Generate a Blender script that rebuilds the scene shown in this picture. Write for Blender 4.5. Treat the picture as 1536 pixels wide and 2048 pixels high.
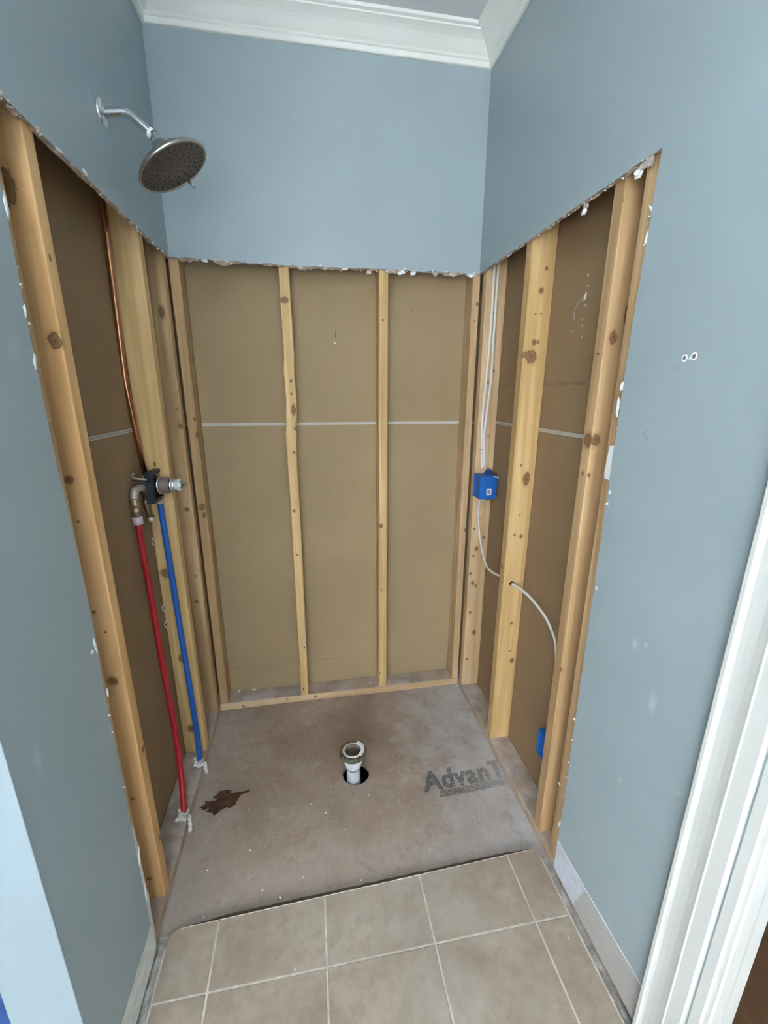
import bpy, bmesh, math, random
from mathutils import Vector, Matrix, noise
from mathutils.geometry import tessellate_polygon

S = bpy.context.scene
C = S.collection
for o in list(bpy.data.objects): bpy.data.objects.remove(o)
PI = math.pi

# ------------------------------------------------------------------ camera
F_PX, CAM = 852.43, Vector((0.50022, -1.90656, 1.54318))
YAW, PITCH, ROLL = 0.171241, -0.272819, 0.003093
_f = Vector((math.sin(YAW)*math.cos(PITCH), math.cos(YAW)*math.cos(PITCH), math.sin(PITCH)))
_r0 = Vector((math.cos(YAW), -math.sin(YAW), 0)); _u0 = _r0.cross(_f)
_r = math.cos(ROLL)*_r0 + math.sin(ROLL)*_u0
_u = -math.sin(ROLL)*_r0 + math.cos(ROLL)*_u0
cd = bpy.data.cameras.new('camera'); cam = bpy.data.objects.new('camera', cd); C.objects.link(cam)
cd.sensor_fit = 'HORIZONTAL'; cd.sensor_width = 36; cd.lens = 36*F_PX/1536; cd.clip_start = .02
m = Matrix((_r, _u, -_f)).transposed().to_4x4(); m.translation = CAM
cam.matrix_world = m
S.camera = cam

def at(px, py, ax, v):
    """point of the photographed pixel's sight line on the real plane ax = v"""
    d = _f + _r*((px-768)/F_PX) - _u*((py-1024)/F_PX)
    i = 'xyz'.index(ax); t = (v-CAM[i])/d[i]
    return CAM + d*t

# ------------------------------------------------------------------ world, light, exposure
w = bpy.data.worlds.new('world'); S.world = w; w.use_nodes = True
bg = w.node_tree.nodes['Background']; bg.inputs[0].default_value = (.55, .72, 1, 1); bg.inputs[1].default_value = 2.0
S.view_settings.view_transform = 'Standard'; S.view_settings.look = 'None'
S.view_settings.gamma = 1; S.view_settings.use_curve_mapping = False
S.view_settings.exposure = 1.2

def area(name, loc, rot, sx, sy, e, col):
    l = bpy.data.lights.new(name, 'AREA'); l.shape = 'RECTANGLE'; l.size = sx; l.size_y = sy; l.energy = e; l.color = col
    o = bpy.data.objects.new(name, l); C.objects.link(o); o.location = loc; o.rotation_euler = rot
    return o
# daylight through the wide window in the rear wall, behind the camera
WX = -.25
area('window_daylight', (WX, -4.06, 1.42), (math.radians(-90), 0, 0), 2.5, 1.25, 290, (.965, .975, 1.0))
# added fill light in the hall beyond the door opening on the right
area('hall_fill', (2.3, -3.1, 2.6), (0, 0, 0), .8, .8, 6, (.85, .95, 1.0))
# added overhead fill for the room, stands for no known lamp
area('overhead_fill', (.3, -2.1, 2.74), (0, 0, 0), .3, .3, 6.5, (.80, .92, 1.0))

# ------------------------------------------------------------------ materials
def mat(name, rough=.5, metal=0., col=(.5, .5, .5), spec=.5, trans=0.):
    m = bpy.data.materials.new(name); m.use_nodes = True
    b = m.node_tree.nodes['Principled BSDF']
    b.inputs['Base Color'].default_value = (*col, 1); b.inputs['Roughness'].default_value = rough
    b.inputs['Metallic'].default_value = metal; b.inputs['Specular IOR Level'].default_value = spec
    b.inputs['Transmission Weight'].default_value = trans
    return m

class N:
    """small node-building helper"""
    def __init__(s, m): s.m = m; s.t = m.node_tree; s.b = s.t.nodes['Principled BSDF']; s.tc = s.new('ShaderNodeTexCoord')
    def new(s, k, **kw):
        n = s.t.nodes.new(k)
        for a, v in kw.items(): setattr(n, a, v)
        return n
    def ln(s, a, b): s.t.links.new(a, b)
    def put(s, sock, v):
        if isinstance(v, bpy.types.NodeSocket): s.ln(v, sock)
        elif isinstance(v, (tuple, list)) and len(v) == 3 and sock.type == 'RGBA': sock.default_value = (*v, 1)
        else: sock.default_value = v
    def obj(s, scale=(1, 1, 1), loc=(0, 0, 0)):
        n = s.new('ShaderNodeMapping'); n.inputs['Scale'].default_value = scale; n.inputs['Location'].default_value = loc
        s.ln(s.tc.outputs['Object'], n.inputs[0]); return n.outputs[0]
    def noise(s, vec, scale=1., detail=4., rough=.55, dist=0.):
        n = s.new('ShaderNodeTexNoise'); s.ln(vec, n.inputs['Vector'])
        n.inputs['Scale'].default_value = scale; n.inputs['Detail'].default_value = detail
        n.inputs['Roughness'].default_value = rough; n.inputs['Distortion'].default_value = dist
        return n.outputs['Fac']
    def math(s, op, a, b=None, c=None, clamp=False):
        n = s.new('ShaderNodeMath', operation=op, use_clamp=clamp); s.put(n.inputs[0], a)
        if b is not None: s.put(n.inputs[1], b)
        if c is not None: s.put(n.inputs[2], c)
        return n.outputs[0]
    def map(s, v, a, b, c=0., d=1.):
        n = s.new('ShaderNodeMapRange'); s.put(n.inputs[0], v)
        for i, x in enumerate((a, b, c, d)): n.inputs[i+1].default_value = x
        return n.outputs[0]
    def mix(s, f, a, b, bt='MIX'):
        n = s.new('ShaderNodeMix', data_type='RGBA', blend_type=bt)
        s.put(n.inputs[0], f); s.put(n.inputs[6], a); s.put(n.inputs[7], b); return n.outputs[2]
    def ramp(s, f, stops):
        n = s.new('ShaderNodeValToRGB'); s.ln(f, n.inputs[0]); cr = n.color_ramp
        while len(cr.elements) < len(stops): cr.elements.new(.5)
        for e, (p, c) in zip(cr.elements, stops): e.position = p; e.color = (*c, 1)
        return n.outputs[0]
    def sep(s, v):
        n = s.new('ShaderNodeSeparateXYZ'); s.ln(v, n.inputs[0]); return n.outputs
    def dist(s, vec, p, scale=(1, 1, 1)):
        n = s.new('ShaderNodeMapping', vector_type='POINT'); s.ln(vec, n.inputs[0])
        n.inputs['Location'].default_value = tuple(-a*b for a, b in zip(p, scale)); n.inputs['Scale'].default_value = scale
        l = s.new('ShaderNodeVectorMath', operation='LENGTH'); s.ln(n.outputs[0], l.inputs[0]); return l.outputs['Value']
    def bump(s, h, strength=.3, d=.001):
        n = s.new('ShaderNodeBump'); n.inputs['Strength'].default_value = strength; n.inputs['Distance'].default_value = d
        s.ln(h, n.inputs['Height']); s.ln(n.outputs[0], s.b.inputs['Normal'])
    def col(s, c): s.put(s.b.inputs['Base Color'], c)

BLUE = (.340, .420, .450)
def paint_mat(name, marks=()):
    """satin wall paint with faint roller relief; marks = (point, radius, amount) scuffs"""
    m = mat(name, .42, spec=.4); n = N(m); v = n.obj()
    c = n.mix(n.map(n.noise(v, 2.2, 3), .35, .65), tuple(x*.965 for x in BLUE), tuple(x*1.03 for x in BLUE))
    if marks:
        warp = n.noise(v, 60, 3)
        for p, sc, amt, cc in marks:
            d = n.math('ADD', n.dist(v, p, sc), n.math('MULTIPLY', n.math('SUBTRACT', warp, .5), .9))
            c = n.mix(n.map(d, 1.1, .3, 0, amt), c, cc)
    n.col(c)
    n.bump(n.noise(v, 420, 2), .12, .0006)
    return m
SC = (.62, .70, .76)
def mk(px, py, rx, rz, amt, cc=SC, wx=1.2314):
    return (tuple(at(px, py, 'x', wx)), (40, 1/rx, 1/rz), amt, cc)
M_paint = paint_mat('wall_paint')
M_paint_r = paint_mat('wall_paint_scuffed', [mk(1270, 1288, .010, .016, .45), mk(1305, 1408, .012, .03, .35), mk(1292, 1290, .006, .01, .4),
    mk(1355, 735, .008, .006, .4, (.24, .30, .36)), mk(1290, 760, .012, .012, .25, (.26, .33, .40)),
    mk(1240, 1560, .01, .01, .25), mk(1357, 1588, .003, .005, .7)])
M_paint_l = paint_mat('wall_paint_left', [mk(75, 1520, .012, .035, .22, SC, .0127), mk(30, 700, .02, .03, .12, SC, .0127), mk(180, 196, .012, .02, .3, SC, .0127)])

def white_mat(name, c=(.80, .82, .80), r=.33):
    m = mat(name, r, col=c, spec=.45); n = N(m); v = n.obj()
    n.col(n.mix(n.map(n.noise(v, 5, 3), .3, .7), tuple(x*.97 for x in c), tuple(min(1, x*1.02) for x in c)))
    n.bump(n.noise(v, 160, 2), .06, .0006); return m
M_white = white_mat('white_trim_paint', (.66, .675, .645))
M_crown = white_mat('crown_paint', (.86, .88, .83), .4)
M_ceil = white_mat('ceiling_paint', (.70, .70, .72), .8)

def paper_mat(name='brown_backing_paper', k=(1, 1, 1)):
    m = mat(name, .75, spec=.25); n = N(m); v = n.obj()
    a = n.noise(v, 3.0, 4); b = n.noise(n.obj((14, 14, 260)), 1, 3); sp = n.noise(v, 260, 2)
    c = n.mix(n.map(a, .3, .7), tuple(x*y for x, y in zip((.325, .240, .132), k)), tuple(x*y for x, y in zip((.375, .280, .160), k)))
    c = n.mix(n.map(b, .3, .7, 0, .28), c, tuple(x*y for x, y in zip((.30, .22, .13), k)))
    c = n.mix(n.map(sp, .66, .8, 0, .35), c, (.20, .14, .08))
    n.col(c); n.bump(b, .15, .0005); return m
M_paper = paper_mat()
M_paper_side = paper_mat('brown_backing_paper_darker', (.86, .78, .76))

def gyp_mat():
    m = mat('torn_gypsum', .9, spec=.2); n = N(m); v = n.obj()
    a = n.noise(v, 55, 5, .65)
    n.col(n.ramp(a, [(.30, (.33, .26, .20)), (.50, (.46, .39, .32)), (.62, (.58, .53, .48)), (.74, (.78, .79, .79))]))
    n.bump(n.noise(v, 240, 4), .6, .002); return m
M_gyp = gyp_mat()
M_flake = mat('white_paint_flake', .7, col=(.80, .82, .82)); 
M_flake2 = mat('grey_torn_paper', .85, col=(.50, .45, .40))

def wood_mat(name, lo, hi, knots=(), dust=0., side_dust=0., dark=None, seed=0., origin=(0, 0, 0), axis='z', dusty_ends=0.):
    m = mat(name, .55, spec=.35); n = N(m)
    sc = {'z': (26, 26, 1.1), 'x': (1.1, 26, 26), 'y': (26, 1.1, 26)}[axis]
    sf = {'z': (170, 170, 5), 'x': (5, 170, 170), 'y': (170, 5, 170)}[axis]
    v = n.obj(sc, (seed*3.1, seed*1.7, seed*2.3)); vf = n.obj(sf, (seed, seed*5, 0)); vo = n.obj()
    g = n.noise(v, 1, 4, .5, .8); f = n.noise(vf, 1, 3); bl = n.noise(n.obj((7, 7, 2.2), (seed*2, 0, seed)), 1, 2)
    c = n.ramp(g, [(.28, tuple(x*.80 for x in lo)), (.45, lo), (.60, hi), (.76, tuple(min(1, x*1.12) for x in hi))])
    c = n.mix(n.map(f, .35, .75, 0, .30), c, tuple(x*.66 for x in lo))
    c = n.mix(n.map(bl, .45, .72, 0, .45), c, tuple(x*.80 for x in lo))
    if knots:
        wn = n.noise(vo, 120, 2)
        best = None
        for p, r, st in knots:
            q = tuple(a-b for a, b in zip(p, origin))
            s_ = {'z': (1/r, 1/r, st/r), 'x': (st/r, 1/r, 1/r), 'y': (1/r, st/r, 1/r)}[axis]
            d = n.dist(vo, q, s_)
            best = d if best is None else n.math('MINIMUM', best, d)
        best = n.math('ADD', best, n.math('MULTIPLY', n.math('SUBTRACT', wn, .5), .9))
        kc = n.ramp(n.map(best, 0, 2.4), [(0, (.085, .04, .018)), (.12, (.19, .092, .037)), (.28, (.22, .115, .05)), (.39, (.11, .052, .022)), (.46, tuple(x*.78 for x in lo)), (1, lo)])
        c = n.mix(n.map(best, 1.0, 1.9, .92, 0), c, kc)
    if dust:
        g3 = n.sep(n.new('ShaderNodeNewGeometry').outputs['Normal'])[2]
        dn = n.noise(vo, 9, 4, .55)
        up = n.math('MULTIPLY', n.map(g3, .3, .8, side_dust, 1), n.map(dn, .25, .62, .35, 1))
        c = n.mix(n.math('MULTIPLY', up, dust), c, n.mix(n.map(n.noise(n.obj((14, 14, 14)), 1, 4), .38, .66), (.30, .265, .25), (.50, .49, .50)))
    n.col(c); n.bump(f, .18, .0008); return m

# ------------------------------------------------------------------ geometry helpers
def link(name, bm, mats, parent=None, smooth=False, loc=None):
    me = bpy.data.meshes.new(name)
    if loc is not None: bmesh.ops.translate(bm, verts=bm.verts, vec=-Vector(loc))
    bm.normal_update(); bm.to_mesh(me); bm.free()
    for x in (mats if isinstance(mats, (list, tuple)) else [mats]): me.materials.append(x)
    if smooth:
        for p in me.polygons: p.use_smooth = True
    o = bpy.data.objects.new(name, me); C.objects.link(o)
    if loc is not None: o.location = loc
    if parent is not None:
        o.parent = parent
        if loc is not None: o.location = Vector(loc) - Vector(parent.matrix_world.translation if parent.type == 'EMPTY' and False else parent.location)
        else: o.location = -Vector(parent.location)
    return o
def tag(o, label, cat, group=None):
    o['label'] = label; o['category'] = cat
    if group: o['group'] = group
    return o
def struct(o): o['kind'] = 'structure'; return o
def empty(name, loc, label, cat, group=None):
    o = bpy.data.objects.new(name, None); C.objects.link(o); o.location = loc; o.empty_display_size = .02
    return tag(o, label, cat, group)

def box(bm, lo, hi, bev=0, seg=2, mi=0):
    r = bmesh.ops.create_cube(bm, size=1); vs = r['verts']
    c = [(a+b)/2 for a, b in zip(lo, hi)]; s = [b-a for a, b in zip(lo, hi)]
    for v in vs: v.co = Vector((v.co.x*s[0]+c[0], v.co.y*s[1]+c[1], v.co.z*s[2]+c[2]))
    fs = {f for v in vs for f in v.link_faces}
    for f in fs: f.material_index = mi
    if bev:
        es = list({e for v in vs for e in v.link_edges})
        rr = bmesh.ops.bevel(bm, geom=es, offset=bev, segments=seg, affect='EDGES', profile=.5)
        for f in rr['faces']: f.material_index = mi
def smooth_path(pts, k=6):
    pts = [Vector(p) for p in pts]; out = []
    for i in range(len(pts)-1):
        p0 = pts[max(i-1, 0)]; p1 = pts[i]; p2 = pts[i+1]; p3 = pts[min(i+2, len(pts)-1)]
        for j in range(k):
            t = j/k
            out.append(.5*((2*p1)+(-p0+p2)*t+(2*p0-5*p1+4*p2-p3)*t*t+(-p0+3*p1-3*p2+p3)*t**3))
    out.append(pts[-1]); return out
def tube(bm, pts, r, seg=12, flat=None, caps=True, mi=0):
    """round (or flattened: flat=(axis, factor)) tube along a polyline; r a number or one per point"""
    pts = [Vector(p) for p in pts]; rings = []
    up = None
    for i, p in enumerate(pts):
        t = (pts[min(i+1, len(pts)-1)]-pts[max(i-1, 0)]).normalized()
        if up is None:
            up = Vector((0, 1, 0)) if abs(t.y) < .8 else Vector((1, 0, 0))
        a = (up - t*up.dot(t)).normalized(); b = t.cross(a); up = a
        rr = r[i] if isinstance(r, (list, tuple)) else r
        ring = []
        for k in range(seg):
            an = 2*PI*k/seg; off = (a*math.cos(an)+b*math.sin(an))*rr
            if flat: off = off - Vector(flat[0])*off.dot(Vector(flat[0]))*(1-flat[1])
            ring.append(bm.verts.new(p+off))
        rings.append(ring)
    for i in range(len(rings)-1):
        for k in range(seg):
            f = bm.faces.new((rings[i][k], rings[i][(k+1) % seg], rings[i+1][(k+1) % seg], rings[i+1][k])); f.material_index = mi; f.smooth = True
    if caps:
        for ring, rev in ((rings[0], True), (rings[-1], False)):
            f = bm.faces.new(ring[::-1] if rev else ring); f.material_index = mi
    bmesh.ops.recalc_face_normals(bm, faces=bm.faces)
def lathe(bm, org, axis, prof, seg=32, mi=0, cap0=False, cap1=False):
    """prof: (distance along axis, radius)"""
    org = Vector(org); ax = Vector(axis).normalized()
    a = ax.orthogonal().normalized(); b = ax.cross(a); rings = []
    for d, r in prof:
        rings.append([bm.verts.new(org+ax*d+(a*math.cos(2*PI*k/seg)+b*math.sin(2*PI*k/seg))*r) for k in range(seg)])
    fs = []
    for i in range(len(rings)-1):
        for k in range(seg):
            f = bm.faces.new((rings[i][k], rings[i][(k+1) % seg], rings[i+1][(k+1) % seg], rings[i+1][k])); f.material_index = mi; f.smooth = True; fs.append(f)
    if cap0: fs.append(bm.faces.new(rings[0][::-1])); fs[-1].material_index = mi
    if cap1: fs.append(bm.faces.new(rings[-1])); fs[-1].material_index = mi
    bmesh.ops.recalc_face_normals(bm, faces=fs)
def slab(bm, front, back, mi_front=0, mi_side=1, mi_back=None):
    """solid between two outlines with the same number of points"""
    vf = [bm.verts.new(p) for p in front]; vb = [bm.verts.new(p) for p in back]; n = len(vf); fs = []
    for vs, pts, mi in ((vf, front, mi_front), (vb, back, mi_side if mi_back is None else mi_back)):
        for tri in tessellate_polygon([[Vector(p) for p in pts]]):
            try: f = bm.faces.new([vs[i] for i in tri]); f.material_index = mi; fs.append(f)
            except ValueError: pass
    for i in range(n):
        j = (i+1) % n
        f = bm.faces.new((vf[i], vf[j], vb[j], vb[i])); f.material_index = mi_side; fs.append(f)
    bmesh.ops.recalc_face_normals(bm, faces=fs)
def shard(bm, c, size, rng, mi=0, sub=1, tilt=.5):
    """irregular torn lump"""
    r = bmesh.ops.create_icosphere(bm, subdivisions=sub, radius=1)
    k = rng.uniform(0, 50)
    rot = Matrix.Rotation(rng.uniform(-tilt, tilt), 3, 'X') @ Matrix.Rotation(rng.uniform(-tilt, tilt), 3, 'Y')
    for v in r['verts']:
        q = v.co*(1+.75*noise.noise(v.co*1.7+Vector((k, 0, 0))))
        q = rot @ Vector((q.x*size[0], q.y*size[1], q.z*size[2]))
        v.co = q+Vector(c)
    for f in {f for v in r['verts'] for f in v.link_faces}: f.material_index = mi
def wiggle(a, b, step, amp, seed, ax):
    """points from a to b; jagged by amp along direction ax"""
    a = Vector(a); b = Vector(b); n = max(2, int((b-a).length/step)); out = []
    for i in range(n):
        p = a.lerp(b, i/n)
        k = noise.noise(p*24+Vector((seed, 0, 0)))*.55+noise.noise(p*90+Vector((0, seed, 0)))*.45
        kk = 0 if i == 0 else k
        out.append(p+Vector(ax)*kk*amp)
    return out

W, G, SD = 1.2441, .0127, .089
CEIL = 2.79
ZC = 2.0235

# ================================================================== STRUCTURE
# ---- floor: subfloor board with the drain hole
DX, DY, DR = .631, -.476, .056
def subfloor_mat():
    m = mat('subfloor_board', .72, spec=.3); n = N(m); v = n.obj(); s = n.sep(v)
    a = n.noise(v, 3.2, 5, .6, .4); fl = n.noise(n.obj((70, 34, 10)), 1, 4, .6); fine = n.noise(v, 190, 4)
    c = n.ramp(a, [(.30, (.24, .175, .130)), (.48, (.325, .25, .195)), (.62, (.37, .295, .235)), (.78, (.42, .35, .285))])
    c = n.mix(n.map(fl, .40, .70, 0, .30), c, (.185, .125, .088))
    # water stain round the drain and along the left
    d = n.math('ADD', n.dist(v, (DX-.02, DY+.17, 0), (2.6, 4.2, 1)), n.math('MULTIPLY', n.math('SUBTRACT', a, .5), 1.2))
    c = n.mix(n.map(d, 1.0, .15, 0, .62), c, (.175, .110, .062))
    # gypsum dust towards the right wall and front edge
    dn = n.noise(v, 9, 6, .65)
    du = n.math('ADD', s[0], n.math('MULTIPLY', n.math('SUBTRACT', dn, .5), .9))
    c = n.mix(n.map(du, .80, 1.28, 0, .80), c, (.52, .53, .54))
    du2 = n.math('ADD', n.math('MULTIPLY', s[0], -1), n.math('MULTIPLY', n.math('SUBTRACT', dn, .5), .6))
    c = n.mix(n.map(du2, -.18, .04, 0, .5), c, (.42, .40, .37))
    du3 = n.math('ADD', s[1], n.math('MULTIPLY', n.math('SUBTRACT', dn, .5), .5))
    c = n.mix(n.map(du3, -.70, -.98, 0, .50), c, (.44, .41, .39))
    # dark specks and nail holes
    sp = n.noise(v, 42, 2, .4); c = n.mix(n.map(sp, .69, .76, 0, .55), c, (.13, .10, .085))
    wsp = n.noise(n.obj((1, 1, 1), (3, 7, 0)), 75, 2, .4); c = n.mix(n.map(wsp, .76, .80, 0, .8), c, (.7, .7, .7))
    blot = n.noise(n.obj((1, 1, 1), (2, 9, 0)), 15, 6, .7, .6); c = n.mix(n.map(blot, .54, .70, 0, .42), c, (.17, .125, .098))
    pal = n.noise(n.obj((1, 1, 1), (8, 3, 0)), 11, 6, .7); c = n.mix(n.map(pal, .56, .74, 0, .38), c, (.47, .45, .43))
    c = n.mix(n.map(fine, .45, .75, 0, .25), c, (.46, .42, .38))
    n.col(c); n.bump(fine, .35, .0012); return m
M_sub = subfloor_mat()
bm = bmesh.new()
out = [(-.15, -4.2), (W+.12, -4.2), (W+.12, .15), (-.15, .15)]
vo = [bm.verts.new((x, y, 0)) for x, y in out]
vh = []
rng = random.Random(4)
for k in range(48):
    an = 2*PI*k/48; rr = DR*(1+rng.uniform(-.018, .018)); vh.append(bm.verts.new((DX+rr*math.cos(an), DY+rr*math.sin(an), 0)))
es = [bm.edges.new((vo[i], vo[(i+1) % 4])) for i in range(4)]+[bm.edges.new((vh[i], vh[(i+1) % 48])) for i in range(48)]
bmesh.ops.triangle_fill(bm, edges=es, use_beauty=True)
vd = [bm.verts.new((v.co.x, v.co.y, -.020)) for v in vh]
for i in range(48): bm.faces.new((vh[i], vh[(i+1) % 48], vd[(i+1) % 48], vd[i]))
bmesh.ops.recalc_face_normals(bm, faces=bm.faces)
for f in bm.faces:
    if len(f.verts) == 3 and f.normal.z < 0: f.normal_flip()
floor = struct(link('floor', bm, M_sub))
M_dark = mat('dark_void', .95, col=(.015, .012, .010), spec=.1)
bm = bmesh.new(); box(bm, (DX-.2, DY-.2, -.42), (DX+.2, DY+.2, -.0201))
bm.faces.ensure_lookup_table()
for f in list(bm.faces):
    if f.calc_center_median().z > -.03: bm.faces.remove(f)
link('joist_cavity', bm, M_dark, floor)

# printed lettering on the board
def ink_mat(name, lo, hi, amt):
    m = mat(name, .8, col=(.135, .155, .175), spec=.2); n = N(m); v = n.obj()
    a = n.noise(v, 120, 4, .7); s = n.sep(v)
    f = n.map(a, lo, hi, 0, amt)
    f = n.math('MULTIPLY', f, n.map(s[0], 1.02, 1.24, 1, .38))
    tr = n.new('ShaderNodeBsdfTransparent'); mx = n.new('ShaderNodeMixShader')
    n.ln(f, mx.inputs[0]); n.ln(tr.outputs[0], mx.inputs[1]); n.ln(n.b.outputs[0], mx.inputs[2])
    n.ln(mx.outputs[0], n.t.nodes['Material Output'].inputs['Surface']); return m
M_ink = ink_mat('worn_ink', .26, .60, .80)
M_ink2 = ink_mat('worn_ink_band', .34, .66, .70)
def text_mesh(name, body, size, off, mtx, m, parent, shear=0., space=1.):
    cu = bpy.data.curves.new(name, 'FONT'); cu.body = body; cu.size = size; cu.offset = off; cu.shear = shear; cu.space_character = space
    cu.resolution_u = 3
    o = bpy.data.objects.new(name, cu); C.objects.link(o)
    dg = bpy.context.evaluated_depsgraph_get(); dg.update()
    me = bpy.data.meshes.new_from_object(o.evaluated_get(dg)); bpy.data.objects.remove(o); bpy.data.curves.remove(cu)
    me.transform(mtx); me.materials.clear(); me.materials.append(m); me.name = name
    o = bpy.data.objects.new(name, me); C.objects.link(o)
    if parent: o.parent = parent; o.location = -Vector(parent.location)
    return o
tm = Matrix.Translation((.898, -.6065, .0009)) @ Matrix.Rotation(math.radians(1.5), 4, 'Z')
text_mesh('printed_lettering', 'AdvanT', .122, .0046, tm @ Matrix.Diagonal((.88, 1, 1, 1)), M_ink, floor, .12, 1.06)
# underline band whose own lettering is worn away to speckle
bm = bmesh.new()
band = [(0, 0), (.30, .0), (.305, .030), (.012, .030)]
bt = Matrix.Translation((.945, -.645, .0009)) @ Matrix.Rotation(math.radians(2.0), 4, 'Z')
bm.faces.new([bm.verts.new(bt @ Vector((x, y, 0))) for x, y in band]); link('printed_band', bm, M_ink2, floor)

# ---- tiles on the floor: each a part
def tile_mat():
    m = mat('beige_floor_tile', .48, spec=.4); n = N(m); v = n.obj()
    oi = n.new('ShaderNodeObjectInfo').outputs['Random']
    a = n.noise(v, 6, 6, .62, .5); b = n.noise(v, 34, 5, .6); fine = n.noise(v, 260, 3)
    c = n.ramp(a, [(.28, (.265, .205, .155)), (.46, (.335, .275, .215)), (.62, (.385, .325, .260)), (.78, (.44, .39, .325))])
    c = n.mix(n.map(b, .44, .66, 0, .50), c, (.255, .21, .165)); c = n.mix(n.map(n.noise(n.obj((1, 1, 1), (1, 4, 0)), 75, 5, .65), .55, .72, 0, .35), c, (.21, .175, .14))
    c = n.mix(n.map(n.noise(n.obj((1, 1, 1), (5, 2, 0)), 2.5, 5), .5, .75, 0, .55), c, (.46, .44, .41))
    c = n.mix(n.map(fine, .5, .8, 0, .2), c, (.5, .46, .40))
    n.col(c); n.bump(b, .12, .0015); return m
M_tile = tile_mat()
def grout_mat():
    m = mat('pale_grout', .85, spec=.2); n = N(m); v = n.obj()
    n.col(n.mix(n.map(n.noise(v, 40, 5), .35, .7), (.46, .42, .37), (.66, .62, .56))); n.bump(n.noise(v, 300, 4), .5, .002); return m
M_grout = grout_mat()
ZT = .020
XJ = [.033, .1705, .4845, .7930, 1.1045, 1.2145]
YJ = [None, -1.0995, -1.411, -1.722, -2.034, -2.345, -2.657, -2.968, -3.28, -3.59]
def cut_y(x): return -.9385+(x-.05)/1.16*(.0375)
g = .0026
def tile_poly(i, j):
    x0, x1 = XJ[i]+g, XJ[i+1]-g
    y1 = YJ[j+1]+g
    if j > 0: return [(x0, y1), (x1, y1), (x1, YJ[j]-g), (x0, YJ[j]-g)]
    pts = [(x0, y1), (x1, y1)]
    if i == len(XJ)-2:
        r = .022; cy = cut_y(x1)-r
        pts += [(x1-r+r*math.cos(t), cy+r*math.sin(t)) for t in [k*PI/2/5 for k in range(6)]]
    else: pts.append((x1, cut_y(x1)+rng.uniform(-.0006, .0006)))
    nn = 14
    xs = [x1+(x0-x1)*k/nn for k in range(1, nn)]
    lo = x0+.03 if i == 0 else -9; hi = x1-.024 if i == len(XJ)-2 else 9
    pts += [(x, cut_y(x)+rng.uniform(-.0011, .0011)) for x in xs if lo < x < hi]
    if i == 0:
        r = .028; cy = cut_y(x0)-r
        pts += [(x0+r-r*math.sin(t), cy+r*math.cos(t)) for t in [k*PI/2/5 for k in range(6)]]
    else: pts.append((x0, cut_y(x0)))
    return pts
for j in range(9):
    for i in range(5):
        P = tile_poly(i, j); bm = bmesh.new(); dz = rng.uniform(-.0005, .0005)
        cx = sum(p[0] for p in P)/len(P); cy = sum(p[1] for p in P)/len(P)
        vt = [bm.verts.new((x, y, ZT+dz)) for x, y in P]
        vb = [bm.verts.new((x, y, .0005)) for x, y in P]
        top = bm.faces.new(vt)
        for k in range(len(P)):
            q = (k+1) % len(P); bm.faces.new((vb[k], vb[q], vt[q], vt[k]))
        if len(P) == 4: bmesh.ops.bevel(bm, geom=[e for e in top.edges], offset=.0015, segments=1, affect='EDGES')
        bmesh.ops.recalc_face_normals(bm, faces=bm.faces)
        link('tile', bm, M_tile, floor)
bm = bmesh.new()
gp = [(XJ[0]-.004, -3.59), (XJ[-1]+.003, -3.59), (XJ[-1]+.003, -.935), (1.19, cut_y(1.19)-.004), (.07, cut_y(.07)-.004), (XJ[0]-.002, -.985)]
slab(bm, [(x, y, ZT-.0012) for x, y in gp], [(x, y, .0003) for x, y in gp], 0, 0)
link('grout_bed', bm, M_grout, floor)
# flat dark strip, tile shadow and dirt painted as one colour, along the cut edge of the tiles and the pale chipped lip of the glaze
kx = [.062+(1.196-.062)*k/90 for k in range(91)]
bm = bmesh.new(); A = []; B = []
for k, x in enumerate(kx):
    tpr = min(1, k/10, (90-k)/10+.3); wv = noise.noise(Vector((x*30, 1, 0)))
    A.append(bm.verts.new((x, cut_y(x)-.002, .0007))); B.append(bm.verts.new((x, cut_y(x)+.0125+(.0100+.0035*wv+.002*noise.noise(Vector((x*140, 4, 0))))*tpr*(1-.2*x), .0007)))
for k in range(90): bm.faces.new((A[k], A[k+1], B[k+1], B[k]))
link('edge_shadow_dirt', bm, mat('shadow_dirt', .9, col=(.125, .095, .072), spec=.1), floor)
bm = bmesh.new(); tube(bm, [(x, cut_y(x)-.0006+.0012*noise.noise(Vector((x*80, 3, 0))), ZT-.0004+.0006*noise.noise(Vector((x*60, 9, 0)))) for x in kx], [.0013+.0009*noise.noise(Vector((x*50, 5, 0))) for x in kx], 6); link('chipped_lip', bm, M_grout, floor)
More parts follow.
